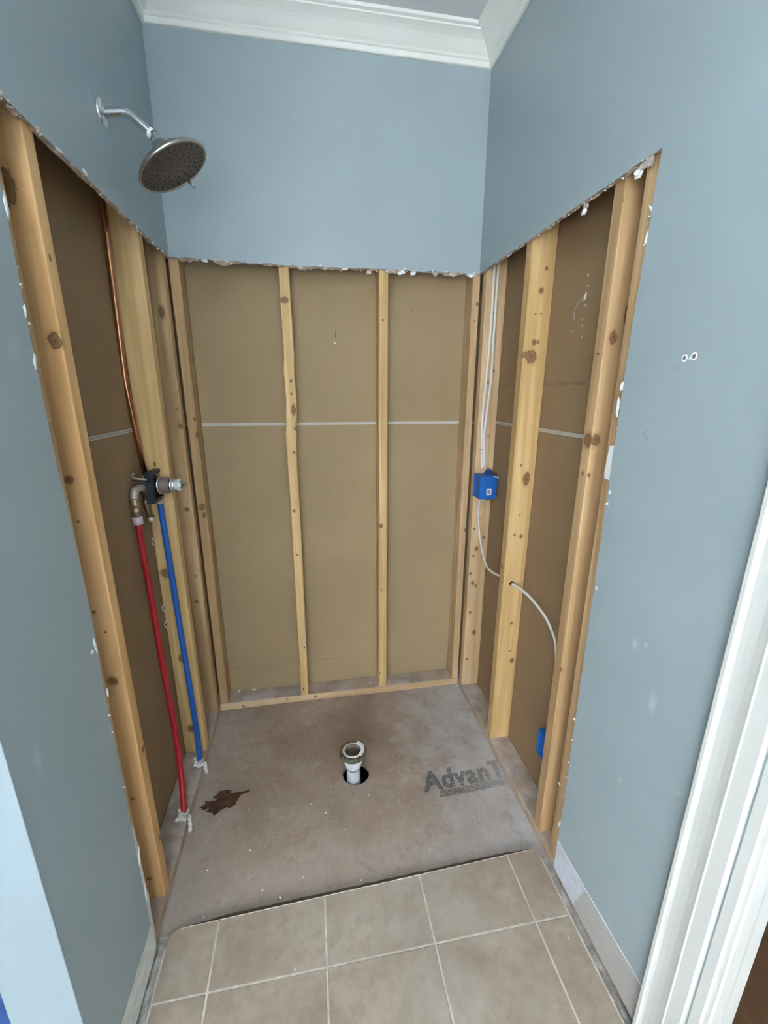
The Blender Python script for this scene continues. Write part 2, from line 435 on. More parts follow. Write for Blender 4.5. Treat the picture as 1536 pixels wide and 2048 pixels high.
# rough mortar left along both walls
def mortar_mat():
    m = mat('old_mortar', .9, spec=.2); n = N(m); v = n.obj()
    n.col(n.ramp(n.noise(v, 30, 6, .7), [(.3, (.28, .25, .21)), (.46, (.42, .40, .365)), (.60, (.55, .55, .54)), (.72, (.70, .73, .74))]))
    n.bump(n.noise(v, 140, 5), .8, .004); return m
M_mortar = mortar_mat()
def rough_strip(x0, x1, y0, y1, h, seed):
    bm = bmesh.new(); nx, ny = 6, int((y1-y0)/.008); V = []
    for j in range(ny+1):
        row = []
        for i in range(nx+1):
            x = x0+(x1-x0)*i/nx; y = y0+(y1-y0)*j/ny
            e = min(i, nx-i)/(nx/2)
            k = noise.noise(Vector((x*90, y*60, seed)))*.5+noise.noise(Vector((x*30, y*22, seed+5)))*.7
            row.append(bm.verts.new((x+noise.noise(Vector((seed, y*40, 3)))*.004*(1 if 0 < i < nx else .6), y, max(.0006, .0008+h*(.55+.7*k)*(.35+.65*min(1, e*1.6))))))
        V.append(row)
    for j in range(ny):
        for i in range(nx): bm.faces.new((V[j][i], V[j][i+1], V[j+1][i+1], V[j+1][i])).smooth = True
    o = link('mortar_strip', bm, M_mortar, floor); o['kind'] = 'stuff'; return o
rough_strip(.0005, .0345, -1.75, -.945, .015, 2.2)
rough_strip(1.2115, 1.246, -1.46, -.925, .013, 7.7)

# ---- walls: painted gypsum board with torn openings
def wall_outline(side):
    """outline (y, z) of the painted board, torn along the opening; sx = face side"""
    s = 1 if side == 'l' else 2
    xf = G if side == 'l' else W-G
    if side == 'l':
        edge = [(-.9875, .036), (-.989, .14), (-.9885, .31), (-.9860, .486), (-.9810, .657), (-.9850, .835), (-.9735, 1.048), (-.9770, 1.233), (-.9870, 1.42), (-.9865, 1.56), (-.9878, 1.68), (-.983, 1.80), (-.985, ZC)]
        zc = lambda y: ZC+.001
    else:
        edge = [(-.9800, .050), (-.9814, .16), (-.9828, .318), (-.980, .55), (-.9758, .853), (-.974, 1.10), (-.9726, 1.30), (-.9724, 1.66), (-.9755, 1.80), (-.9800, 1.88), (-.9795, 1.93), (-.9838, ZC+.004)]
        zc = lambda y: ZC+.0015
    return xf, edge, zc
def torn_wall(side, name, m_face):
    xf, edge, zc = wall_outline(side); xb = 0. if side == 'l' else W
    def ring(x, amp, seed, inset):
        P = []
        for a, b in zip(edge[:-1], edge[1:]):
            P += wiggle((x, a[0]-inset, a[1]), (x, b[0]-inset, b[1]), .009, amp, seed, (0, 1, 0))
        a = edge[-1]
        P += wiggle((x, a[0]-inset, zc(0)+inset), (x, 0, zc(0)+inset), .009, amp, seed+3, (0, 0, 1))
        P.append(Vector((x, 0, zc(0)+inset))); P.append(Vector((x, 0, CEIL)))
        if side == 'l':
            P += [Vector((x, -1.2795, CEIL)), Vector((x, -1.2795, .036))]
        else:
            P += [Vector((x, -2.45, CEIL)), Vector((x, -2.45, .03)), Vector((x, -2.30, .03)), Vector((x, -2.30, 2.07)), Vector((x, -1.452, 2.07)), Vector((x, -1.452, .03)), Vector((x, -1.345, .036))]
        return P
    bm = bmesh.new()
    slab(bm, ring(xf, .0035, 1.5, 0), ring(xb, .008, 9.1, -.001), 0, 1)
    return struct(link(name, bm, [m_face, M_gyp]))
wall_left = torn_wall('l', 'wall_left', M_paint_l)
wall_right = torn_wall('r', 'wall_right', M_paint_r)
# back wall board above the opening
bm = bmesh.new()
def bring(y, amp, seed, dz):
    P = wiggle((0, y, ZC+dz+.006), (.42, y, ZC+dz-.004), .008, amp, seed, (0, 0, 1))
    P += wiggle((.42, y, ZC+dz-.004), (W, y, ZC+dz+.003), .008, amp, seed+2, (0, 0, 1))
    return P+[Vector((W, y, ZC+.003)), Vector((W, y, CEIL)), Vector((0, y, CEIL))]
slab(bm, bring(-G, .007, 3.3, 0), bring(-.0002, .017, 5.5, -.006), 0, 1)
wall_back = struct(link('wall_back', bm, [M_paint, M_gyp]))

# brown backing sheets of the neighbouring rooms, two per wall, with their pale joint
M_joint = mat('pale_joint_paper', .8, col=(.52, .50, .46))
def sheets(wall, lo, hi, axis, val, zj):
    th = .0127
    for z0, z1 in ((.0, zj-.0035), (zj+.0035, CEIL)):
        bm = bmesh.new()
        if axis == 'x': a, b = sorted((val, val+(-th if val < 0 else th))); box(bm, (a, lo, z0), (b, hi, z1), .0012, 1)
        else: box(bm, (lo, val, z0), (hi, val+th, z1), .0012, 1)
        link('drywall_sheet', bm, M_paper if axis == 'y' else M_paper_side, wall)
    for zz in (zj-.0034, zj+.0034):
        bm = bmesh.new(); e = .0006
        if axis == 'x':
            a, b = sorted((val+(e if val < 0 else -e), val+(-.004 if val < 0 else .004)))
            box(bm, (a, lo, zz-.0026), (b, hi, zz+.0026))
        else: box(bm, (lo, val-e, zz-.0024), (hi, val+.004, zz+.0030))
        link('joint_paper', bm, M_joint, wall)
    bm = bmesh.new()
    if axis == 'x': a, b = sorted((val+(-.003 if val < 0 else .003), val+(-.006 if val < 0 else .006))); box(bm, (a, lo, zj-.004), (b, hi, zj+.004))
    else: box(bm, (lo, val+.003, zj-.004), (hi, val+.006, zj+.004))
    link('joint_backing', bm, M_flake2, wall)
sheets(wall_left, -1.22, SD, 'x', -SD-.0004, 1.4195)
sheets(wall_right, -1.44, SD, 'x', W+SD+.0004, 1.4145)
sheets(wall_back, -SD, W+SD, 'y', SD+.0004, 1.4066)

# unpainted strips where the baseboards were taken off
def bare_mat(name, y_edge, c_a, c_b):
    m = mat(name, .7, spec=.3); n = N(m); v = n.obj(); s = n.sep(v)
    t = n.math('ADD', n.math('ADD', s[1], n.math('MULTIPLY', s[2], .35)), n.math('MULTIPLY', n.math('SUBTRACT', n.noise(v, 30, 4), .5), .03))
    c = n.mix(n.map(t, y_edge-.004, y_edge+.004), c_b, c_a)
    c = n.mix(n.map(n.noise(n.obj((1, 1, 2)), 24, 5), .45, .75, 0, .4), c, (.34, .31, .275)); n.col(c); n.bump(n.noise(v, 90, 4), .4, .001); return m
M_bare_r = bare_mat('bare_board_right', -1.07, (.62, .66, .74), (.45, .44, .42))
M_bare_l = bare_mat('bare_board_left', -1.00, (.80, .84, .82), (.76, .80, .77))
def bare(wall, x0, x1, edge, z0, z1, yfar, m, seed, mr=None):
    pts = [(edge, z0+.006)]
    n_ = 40
    bot = [(edge+(yfar-edge)*k/n_, z0+.006*noise.noise(Vector((k*.9, seed, 0)))-.002) for k in range(1, n_)]
    top = [(edge+(yfar-edge)*(1-k/n_), z1+.0015*noise.noise(Vector((k*.5, seed+4, 0)))+.012*(1-k/n_)**2) for k in range(0, n_+1)]
    P = pts+bot+[(yfar, z0)]+top
    bm = bmesh.new(); slab(bm, [(x0, y, z) for y, z in P], [(x1, y, z) for y, z in P], 0, 0)
    link('bare_strip', bm, m, wall)
    bm = bmesh.new(); tube(bm, [(x0, y, z+.001) for y, z in top], .0009 if mr else .0014, 6); link('caulk_ridge', bm, mr or M_flake, wall, True)
bare(wall_right, W-G-.0009, W-G+.003, -.9805, .042, .1585, -1.353, M_bare_r, 3)
bare(wall_left, G+.0009, G-.003, -.9885, .036, .1345, -1.279, M_bare_l, 8, M_mortar)

# torn scraps along the opening: the big ones each a part, the crumbs one stuff part
rng = random.Random(11)
def scraps(wall, pts, mats_n, smin, smax, seed, thin=None):
    rg = random.Random(seed); bm = bmesh.new()
    for p in pts:
        s = rg.uniform(smin, smax); sz = [s, s, s*rg.uniform(.5, 1)]
        if thin: sz[thin] *= .45
        shard(bm, p, sz, rg, rg.choice(mats_n))
    o = link('torn_scraps', bm, [M_flake, M_gyp, M_flake2], wall); o['kind'] = 'stuff'
def scrap(wall, c, size, m, seed, name='torn_paper'):
    bm = bmesh.new(); shard(bm, c, size, random.Random(seed), 0, 2, .12 if max(size) > .009 else .5); return link(name, bm, m, wall)
rg = random.Random(5)
scraps(wall_back, [(rg.uniform(.05, 1.2), -G-rg.uniform(-.006, .0015), ZC-.003+rg.uniform(-.007, .006)) for _ in range(60)], [0, 1, 1, 2], .0016, .0046, 21, 1)
scraps(wall_back, [(rg.uniform(.85, 1.22), -G-rg.uniform(-.004, .0015), ZC+rg.uniform(-.006, .006)) for _ in range(38)], [0, 0, 0, 1], .0016, .0050, 22, 1)
scraps(wall_left, [(G-rg.uniform(-.001, .006), rg.uniform(-.97, -.02), ZC+rg.uniform(-.004, .003)) for _ in range(70)], [1, 1, 1, 2, 0], .0015, .0045, 23, 0)
scraps(wall_left, [(G-rg.uniform(-.001, .004), -.984+rg.uniform(-.003, .004), rg.uniform(.15, 1.9)) for _ in range(80)], [0, 1, 1], .0010, .0032, 24, 0)
scraps(wall_right, [(W-G+rg.uniform(-.001, .004), -.976+rg.uniform(-.002, .005), rg.uniform(.2, 1.95)) for _ in range(60)], [0, 1, 1], .0009, .0028, 25, 0)
scraps(wall_right, [(W-G+rg.uniform(-.001, .006), rg.uniform(-.97, -.02), ZC+rg.uniform(-.004, .003)) for _ in range(60)], [1, 1, 2, 1, 0], .0015, .004, 26, 0)
for k, (px, py, s) in enumerate([(802, 545, 9), (775, 541, 6), (737, 545, 6), (690, 537, 7), (600, 532, 8), (650, 536, 6), (410, 521, 7), (465, 524, 5), (500, 527, 5), (825, 547, 7), (392, 519, 6), (905, 549, 8), (940, 550, 9), (870, 548, 7)]):
    p = at(px, py, 'y', -G+.003); scrap(wall_back, p, (s*.0016, .0022, s*.0010), M_flake if k % 3 == 0 else M_flake2, 40+k)
for k, (px, py, sx, sz, mm) in enumerate([(1238, 815, .005, .024, 0), (1246, 772, .004, .012, 0), (1222, 985, .003, .006, 0), (1216, 1008, .006, .004, 0), (1195, 1178, .004, .006, 0), (1150, 1440, .006, .003, 0), (1120, 1570, .006, .004, 0), (1120, 1650, .003, .012, 0), (1295.5, 474, .003, .012, 0), (1305, 416, .003, .007, 0)]):
    p = at(px, py, 'x', W-G-.0005); p.y += .004; scrap(wall_right, p, (.0016, sx, sz), M_flake, 60+k)
for k, (px, py, r) in enumerate([(1168, 424, .009), (1172, 412, .008), (1276, 347, .010), (1290, 330, .011), (1300, 322, .012)]):
    p = at(px, py, 'x', W-G+.004); scrap(wall_right, p, (.005, r, r*.8), M_flake if k in (0, 2) else M_flake2, 80+k)
for k, (px, py, sy, sz) in enumerate([(50, 622, .003, .010), (70, 725, .004, .014), (190, 1290, .004, .018), (215, 1385, .004, .012), (13, 413, .005, .02), (170, 345, .012, .005), (118, 300, .014, .003), (279, 1720, .0035, .05), (292, 1790, .0035, .045), (184, 1304, .007, .004), (325, 503, .010, .004), (305, 485, .012, .004)]):
    p = at(px, py, 'x', G+.0005); scrap(wall_left, p, (.0018, sy, sz), M_flake, 100+k)
# pale torn paper hanging along the lower left cut edge
pp = [at(px, py, 'x', G-.0004) for px, py in [(262, 1650), (268, 1660), (275, 1688), (277, 1712), (285, 1738), (290, 1768), (298, 1790), (301, 1822), (308, 1852), (313, 1893), (306, 1880), (300, 1850), (296, 1815), (286, 1775), (276, 1730), (270, 1700)]]
bm = bmesh.new(); slab(bm, pp, [p-Vector((.003, 0, 0)) for p in pp], 0, 0); link('torn_paper', bm, mat('pale_torn_edge', .85, col=(.62, .65, .63)), wall_left)
# the flat white paint patch left on the stud by the right-hand cut
bm = bmesh.new()
pp = [at(px, py, 'x', W-G+.0008) for px, py in [(1219, 892), (1240, 891), (1236, 935), (1230, 964), (1209, 957), (1208.5, 946)]]
slab(bm, pp, [p+Vector((.004, 0, 0)) for p in pp], 0, 0); link('paint_patch', bm, M_flake, wall_right)
# two screw anchors' ragged holes in the paint of the right wall
for px, py, r in ((1369, 716, .0058), (1388, 712.5, .0062), (1378.5, 717, .0024)):
    c = at(px, py, 'x', W-G)
    bm = bmesh.new(); prof = [(0, r*1.25), (.0010, r*1.05), (.0012, r*.85), (.0002, r*.72)]
    lathe(bm, c, (-1, 0, 0), prof, 16); o = link('anchor_rim', bm, M_flake, wall_right)
    bm = bmesh.new(); lathe(bm, c, (-1, 0, 0), [(.0003, r*.75), (.0004, .0001)], 14); link('anchor_hole', bm, mat('anchor_grey', .8, col=(.20, .21, .22)), wall_right)
# pencil tick
M_pencil = mat('pencil', .8, col=(.18, .22, .27))
bm = bmesh.new(); tube(bm, [at(px, py, 'x', W-G) for px, py in [(1297, 859), (1286, 869), (1297, 879)]], .0006, 5); link('pencil_mark', bm, M_pencil, wall_right)

# ---- ceiling, crown moulding
bm = bmesh.new(); box(bm, (-2.2, -4.25, CEIL), (3.3, .2, CEIL+.05)); ceiling = struct(link('ceiling', bm, M_ceil))
CP = [(0, 2.711), (.009, 2.711), (.0115, 2.7135), (.0125, 2.722), (.0125, 2.7275), (.0165, 2.7285), (.0195, 2.731), (.0195, 2.7345), (.0165, 2.737), (.021, 2.739), (.027, 2.743), (.034, 2.749), (.042, 2.756), (.052, 2.7635), (.063, 2.769), (.074, 2.773), (.079, 2.7745), (.0795, 2.779), (.0905, 2.781), (.0925, 2.784), (.0925, CEIL), (0, CEIL)]
def crown(n, a, b):
    bm = bmesh.new(); A = [bm.verts.new(a(p, z)) for p, z in CP]; B = [bm.verts.new(b(p, z)) for p, z in CP]; k = len(CP)
    for i in range(k): bm.faces.new((A[i], A[(i+1) % k], B[(i+1) % k], B[i]))
    bm.faces.new(A); bm.faces.new(B[::-1]); bmesh.ops.recalc_face_normals(bm, faces=bm.faces)
    return struct(link(n, bm, M_crown))
e = .0002
crown('trim_1', lambda p, z: (G+p+e, -G-p-e, z), lambda p, z: (W-G-p-e, -G-p-e, z))
crown('trim_2', lambda p, z: (W-G-p-e, -G-p-e, z), lambda p, z: (W-G-p-e, -2.44, z))
crown('trim_3', lambda p, z: (G+p+e, -G-p-e, z), lambda p, z: (G+p+e, -1.2795+p, z))

# ---- door casing, jamb and stop on the right; flat white casing on the left
CAS = [(-1.3530, 0.), (-1.3535, .0165), (-1.3555, .0180), (-1.3625, .0180), (-1.3638, .0168), (-1.3648, .0150), (-1.371, .0128), (-1.382, .0120), (-1.396, .0122), (-1.4085, .0140), (-1.4125, .0150), (-1.4140, .0150), (-1.4155, .0128), (-1.432, .0122), (-1.4435, .0118), (-1.4455, .0100), (-1.4460, 0.)]
def extrude_z(name, poly, z0, z1, m, parent=None):
    bm = bmesh.new(); slab(bm, [(x, y, z1) for x, y in poly], [(x, y, z0) for x, y in poly], 0, 0)
    o = link(name, bm, m, parent); return o
door = struct(extrude_z('door_1', [(W-G-.004, -1.4515), (1.3150, -1.4515), (1.3150, -1.470), (1.3130, -1.4715), (W-G-.002, -1.4715), (W-G-.004, -1.470)], .0215, 2.07, M_white))
extrude_z('door_stop', [(1.2345, -1.4716), (1.2720, -1.4716), (1.2720, -1.477), (1.268, -1.4815), (1.262, -1.4825), (1.238, -1.4825), (1.2345, -1.4795)], .0215, 2.05, M_white, door)
extrude_z('far_jamb', [(W-G-.004, -2.2995), (1.3150, -2.2995), (1.3150, -2.28), (W-G-.004, -2.28)], .0215, 2.07, M_white, door)
bm = bmesh.new(); box(bm, (W-G-.004, -2.28, 2.05), (1.3150, -1.4716, 2.0695), .002, 1); link('head_jamb', bm, M_white, door)
cas = struct(extrude_z('trim_4', [(W-G-p, y) for y, p in CAS], .021, 2.14, M_white))
extrude_z('far_casing', [(W-G-p, -3.752-y) for y, p in CAS], .021, 2.14, M_white, cas)
bm = bmesh.new(); box(bm, (W-G-.018, -2.30, 2.075), (W-G, -1.452, 2.14), .003, 1); link('head_casing', bm, M_white, cas)
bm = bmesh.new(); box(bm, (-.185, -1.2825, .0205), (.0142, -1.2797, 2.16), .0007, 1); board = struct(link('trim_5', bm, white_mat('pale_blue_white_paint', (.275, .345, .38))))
M_tape = mat('blue_painter_tape', .7, col=(.015, .11, .42)); nt = N(M_tape); vt_ = nt.obj()
nt.col(nt.mix(nt.map(nt.noise(vt_, 25, 4), .35, .7), (.006, .040, .17), (.012, .07, .25))); nt.bump(nt.noise(nt.obj((1, 300, 300)), 1, 2), .3, .0006)
bm = bmesh.new()
tx = at(10, 2016, 'y', -1.2830).x
tp = [(tx-.0006, .05), (tx+.0005, .30), (tx-.0006, .42), (tx+.0006, .50), (tx, .56), (tx-.0004, .80), (tx-.048, .81), (tx-.0484, .05)]
slab(bm, [(x, -1.2832, z) for x, z in tp], [(x, -1.2825, z) for x, z in tp], 0, 0)
tag(link('painter_tape', bm, M_tape), 'strip of blue painter tape stuck on the white board in lower left corner', 'tape')

# ---- the rest of the room behind the camera and the hall on the right (light comes from there)
M_room = M_paint
def wall_box(name, *boxes):
    bm = bmesh.new()
    for lo, hi in boxes: box(bm, lo, hi)
    return struct(link(name, bm, M_room))
wall_box('wall_left_return', ((-2.14, -1.2796, 0), (-SD-.014, -1.23, CEIL)), ((-SD-.014, -1.2796, 0), (-.0004, -1.262, CEIL)))
wall_box('wall_right_return', ((W, -2.50, 0), (W+.07, -2.45, CEIL)))
wall_box('wall_far_right', ((W+.07, -4.2, 0), (W+.12, -2.45, CEIL)))
def window_wall(n, name, m4, c0, z0, z1, hw, far0, far1):
    """wall with a framed, glazed opening; local x along the wall, y = outward, placed by the matrix m4"""
    bm = bmesh.new()
    for lo, hi in (((far0, 0, 0), (c0-hw, .08, CEIL)), ((c0+hw, 0, 0), (far1, .08, CEIL)), ((c0-hw, 0, 0), (c0+hw, .08, z0)), ((c0-hw, 0, z1), (c0+hw, .08, CEIL))): box(bm, lo, hi)
    bmesh.ops.transform(bm, matrix=m4, verts=bm.verts); struct(link(name, bm, M_room))
    bm = bmesh.new(); f = .055
    for lo, hi in (((c0-hw, z0), (c0-hw+f, z1)), ((c0+hw-f, z0), (c0+hw, z1)), ((c0-hw+f, z0), (c0+hw-f, z0+f)), ((c0-hw+f, z1-f), (c0+hw-f, z1)), ((c0-.02, z0+f), (c0+.02, z1-f))):
        box(bm, (lo[0], .015, lo[1]), (hi[0], .06, hi[1]), .002, 1)
    bmesh.ops.transform(bm, matrix=m4, verts=bm.verts); wn = struct(link('window_%d' % n, bm, M_white))
    bm = bmesh.new(); box(bm, (c0-hw+f, .034, z0+f), (c0+hw-f, .040, z1-f)); bmesh.ops.transform(bm, matrix=m4, verts=bm.verts); link('pane', bm, M_glass, wn)
M_glass = mat('window_glass', .02, col=(1, 1, 1), trans=1.)
window_wall(1, 'wall_rear', Matrix.Translation((0, -4.12, 0)) @ Matrix.Diagonal((1, -1, 1, 1)), WX, .75, 2.10, 1.33, -2.14, W+.07)
wall_box('wall_far_left', ((-2.14, -4.2, 0), (-2.10, -1.2797, CEIL)))
bm = bmesh.new(); box(bm, (-2.14, -4.2, -.012), (-.15, -1.2797, .018)); struct(link('floor_rear', bm, M_tile))
# hall: oak planks beyond the door opening
def oak_mat():
    m = mat('brown_hall_plank', .38, spec=.4); n = N(m); oi = n.new('ShaderNodeObjectInfo').outputs['Random']
    v = n.obj((14, 3, 14)); a = n.noise(v, 1, 5, .6, 1.2); f = n.noise(n.obj((90, 6, 90)), 1, 3)
    c = n.ramp(a, [(.3, (.085, .042, .020)), (.5, (.14, .072, .035)), (.7, (.20, .11, .058))])
    c = n.mix(n.map(f, .4, .7, 0, .5), c, (.075, .036, .018)); c = n.mix(n.map(oi, 0, 1, 0, .35), c, (.19, .10, .05))
    n.col(c); n.bump(f, .2, .0008); return m
M_oak = oak_mat()
bm = bmesh.new(); box(bm, (W+.12, -4.2, -.02), (3.3, .2, .006)); hall = struct(link('floor_hall', bm, M_dark))
bm = bmesh.new(); box(bm, (1.3152, -2.279, .0), (W+.1205, -1.4716, .0205), .002, 1); link('threshold', bm, M_oak, hall)
for k in range(14):
    x0 = W+.1215+k*.127
    bm = bmesh.new(); box(bm, (x0, -4.1, .006), (x0+.1255, .1, .0185), .0012, 1); link('plank', bm, M_oak, hall)
bm = bmesh.new(); box(bm, (3.25, -4.2, 0), (3.3, .2, CEIL)); struct(link('wall_hall_right', bm, M_room))
bm = bmesh.new(); box(bm, (W+.12, .15, 0), (3.3, .2, CEIL)); struct(link('wall_hall_back', bm, M_room))
bm = bmesh.new(); box(bm, (W+.12, -4.2, 0), (3.3, -4.15, CEIL)); struct(link('wall_hall_rear', bm, M_room))
bm = bmesh.new(); box(bm, (W, -2.449, 2.075), (W+.071, -1.4525, CEIL)); box(bm, (W, -2.449, 0), (W+.071, -2.301, 2.075)); struct(link('wall_hall_left', bm, M_room))

# ================================================================== FRAMING
def K(ax, v, *lst):
    """knots given as (px, py, r px, stretch) on plane ax=v -> world"""
    out = []
    for px, py, r, st in lst:
        p = at(px, py, ax, v); out.append((tuple(p), max(.0018, .84*r*(p-CAM).dot(_f)/F_PX), st))
    return out
T_WARM = ((.66, .375, .15), (.80, .50, .235))
T_TAN = ((.47, .30, .145), (.60, .41, .22))
T_PALE = ((.54, .37, .20), (.66, .48, .285))
T_YEL = ((.56, .37, .155), (.70, .49, .235))
def stud(lo, hi, tint, label, knots=(), seed=0., bev=.0035, group=None):
    c = Vector(((lo[0]+hi[0])/2, (lo[1]+hi[1])/2, lo[2]))
    bm = bmesh.new(); box(bm, lo, hi, bev, 3)
    for f in bm.faces: f.smooth = False
    m = wood_mat('stud_wood', *tint, knots=knots, seed=seed, origin=c)
    o = link('wall_stud', bm, m, loc=c); tag(o, label, 'stud', group); return o
ZP, ZTOP = .0395, 2.74
# left wall
stud((-SD, -.988, ZP), (-.0003, -.946, ZTOP), T_TAN, 'narrow strip of pine stud half behind the cut edge of left blue wall', K('x', 0, (286, 1500, 3, 1), (264, 1597, 3, 1)), 1.3)
stud((-SD, -.8575, ZP), (0, -.8175, ZTOP), T_WARM, 'orange brown knotty stud nearest the camera in the left wall',
     K('y', -.8575, (110, 681, 14, .75), (138, 960, 9, .9), (12, 372, 20, .5), (156, 1044, 3, 1), (188, 1224, 4, 1), (211, 1264, 3, 1), (225, 1362, 10, .9), (265, 1598, 4, 1), (298, 1757, 5, 1), (268, 1440, 2.5, 1)) +
     K('x', 0, (286, 1498, 6, .8), (320, 1674, 6, .8), (100, 515, 4, .6), (190, 945, 5, .7), (236, 1195, 5, .7)), 2.1)
L2 = stud((-SD, -.289, ZP), (0, -.2475, ZTOP), T_YEL, 'wide smooth stud right behind the shower valve and blue pipe',
     K('y', -.289, (309, 928, 3, .7), (331, 1146, 10, .9), (365, 1316, 9, .9), (384, 1457, 9, .9)), 3.7)
stud((-SD, -.0545, ZP), (-.0002, -.0145, ZTOP), T_TAN, 'left corner stud left of the black gap, with dark teardrop knot',
     K('y', -.0545, (323, 624, 6, .45), (353, 818, 2.5, 1), (360, 852, 5, .8), (374, 1019, 4.5, 1), (393, 1203, 4, 1), (391, 1152, 2, 1)), 4.4)
# back wall
stud((.0035, .0002, ZP), (.0405, SD, ZTOP), T_TAN, 'left end stud of the back wall right of the black gap',
     K('y', 0, (404, 1014, 7, .8), (408, 1030, 5, .8), (389, 838, 3, 1), (396, 870, 5, .6)) + K('x', .0405, (372, 560, 6, .5), (386, 715, 4, .4), (426, 1195, 4, .4)), 5.2)
def wavy_stud():
    prof = [(.04, .3987, .4368), (.35, .4005, .4385), (.75, .4010, .4405), (1.05, .4015, .4410), (1.25, .3990, .4400), (1.36, .3975, .4430), (1.44, .4035, .4495), (1.52, .4075, .4515), (1.62, .4040, .4480), (1.70, .4095, .4505), (1.80, .4085, .4500), (1.90, .4070, .4480), (2.0, .4070, .4474), (2.74, .4070, .4474)]
    def lerp(z):
        for a, b in zip(prof, prof[1:]):
            if a[0] <= z <= b[0]:
                t = (z-a[0])/(b[0]-a[0]); t = t*t*(3-2*t); return a[1]+(b[1]-a[1])*t, a[2]+(b[2]-a[2])*t
        return prof[-1][1:]
    c = Vector((.42, .0445, ZP)); bm = bmesh.new(); rings = []; nz = 170
    for k in range(nz+1):
        z = ZP+(ZTOP-ZP)*k/nz; l, r = lerp(max(.04, z))
        wane = max(0, noise.noise(Vector((0, 0, z*21))))*.9+max(0, noise.noise(Vector((5, 0, z*60))))*.5
        wn = wane*.0055*max(0, 1-abs(z-1.72)/.34)
        l += wn; b = .003
        ring = [(l, b), (l+b, .0002), (r-b, .0002), (r, b), (r, SD-b), (r-b, SD), (l+b, SD), (l, SD-b)]
        rings.append([bm.verts.new((x, y, z)) for x, y in ring])
    for k in range(nz):
        for i in range(8): bm.faces.new((rings[k][i], rings[k][(i+1) % 8], rings[k+1][(i+1) % 8], rings[k+1][i]))
    bm.faces.new(rings[0][::-1]); bm.faces.new(rings[-1]); bmesh.ops.recalc_face_normals(bm, faces=bm.faces)
    kn = K('y', 0, (582, 762, 3, 1), (583, 788, 2.5, 1), (587, 820, 5, .4), (588, 905, 3, 1), (588, 1022, 3, 1), (569, 600, 9, 1.4), (590, 858, 3, .8), (594, 1110, 2.5, 1))
    o = link('wall_stud', bm, wood_mat('stud_wood', *T_YEL, knots=kn, seed=6.6, origin=c), loc=c)
    tag(o, 'bent wavy-edged stud left of centre in the back wall', 'stud')
    for px, py in ((609, 1296), (607, 1378)):
        p = at(px, py, 'y', 0); bm = bmesh.new(); lathe(bm, p, (0, -1, 0), [(-.001, .004), (.0012, .004), (.0014, .0001)], 10); link('nail_head', bm, M_nail, o, loc=p)
    # splinter standing off the edge
    bm = bmesh.new(); tube(bm, [at(589, 858, 'y', -.001), at(592, 840, 'y', -.004), at(595, 823, 'y', -.008)], [.003, .0022, .0004], 6); p = at(589, 858, 'y', -.001); link('splinter', bm, M_nailw, o, loc=p)
    return o
M_nail = mat('rusty_nail', .6, .6, (.10, .07, .05)); M_nailw = mat('splinter_wood', .6, col=(.50, .34, .17))
wavy_stud()
stud((.8055, .0002, ZP), (.8455, SD, ZTOP), T_YEL, 'straight smooth stud right of centre in the back wall',
     K('y', 0, (762, 1052, 4, .9), (766, 640, 2, 1), (763, 1180, 2, 1), (760, 1346, 2, 1)), 7.3)
stud((1.2085, .0002, ZP), (W-.0015, SD, ZTOP), T_PALE, 'pale right end stud of the back wall beside the corner',
     K('y', 0, (955, 608, 3, .8), (950, 642, 2, .8), (932, 1060, 4, .8), (953, 714, 2, 1)), 8.8)
# right wall
stud((W+.0003, -.0605, ZP), (W+SD, -.0195, ZTOP), T_PALE, 'right corner stud carrying the white cables and blue box',
     K('y', -.0605, (988, 625, 2.5, .9), (987, 741, 3, .9), (976, 765, 2.5, .9), (970, 838, 2, 1), (977, 872, 2, 1), (949, 1058, 2.5, .9), (968, 1075, 3, .8), (953, 1097, 4, .7), (947, 1112, 2.5, 1), (941, 1147, 3, 1), (945, 1166, 4, .8), (951, 1172, 3, .8), (940, 1225, 3, .8), (948, 1265, 4, .6), (933, 1318, 2.5, 1)), 9.4)
R2 = stud((W, -.435, ZP), (W+SD, -.394, ZTOP), T_YEL, 'bright yellow stud in the middle of right wall with large knot',
     K('y', -.435, (1093, 537, 3.5, .8), (1083, 581, 5, .8), (1082, 628, 2, 1), (1071, 628, 2, 1), (1068, 685, 5, .7), (1076, 684, 3.5, .8), (1062, 714, 13, .9), (1050, 710, 9, 1.3), (1042, 931, 2.5, 1), (1053, 958, 8, .55), (1029, 1070, 2.5, .9), (1042, 1073, 4, 1), (1040, 1030, 2, 1), (1023, 1247, 3, 1), (1024, 1321, 5, .9), (1020, 1302, 2, 1)) + K('x', W, (1004, 1133, 4, .6)), 10.5)
R1 = stud((W, -.866, ZP), (W+SD, -.8265, ZTOP), T_TAN, 'stud of the right wall nearest the camera, with round knot',
     K('y', -.866, (1226, 676, 9, .65), (1256, 632, 9, .35), (1178, 951, 3.5, .8), (1192, 880, 10, .8), (1120, 1340, 5, .8), (1245, 400, 4, .3)) +
     K('x', W, (1195, 708, 7, 3.5), (1176, 880, 13, .8), (1165, 947, 3.5, .7)), 11.9)
stud((W+.0003, -.968, ZP), (W+SD, -.9285, ZTOP), T_TAN, 'narrow strip of pine stud half behind the cut edge of right blue wall', (), 12.2)
# saw cut and chip on the nearest right stud
p = at(1106, 1361, 'x', W); bm = bmesh.new(); box(bm, (W-.0004, -.8645, p.z-.0007), (W+.004, -.834, p.z+.0007)); 
link('saw_cut', bm, mat('saw_cut_dark', .9, col=(.24, .15, .075)), R1, loc=p)
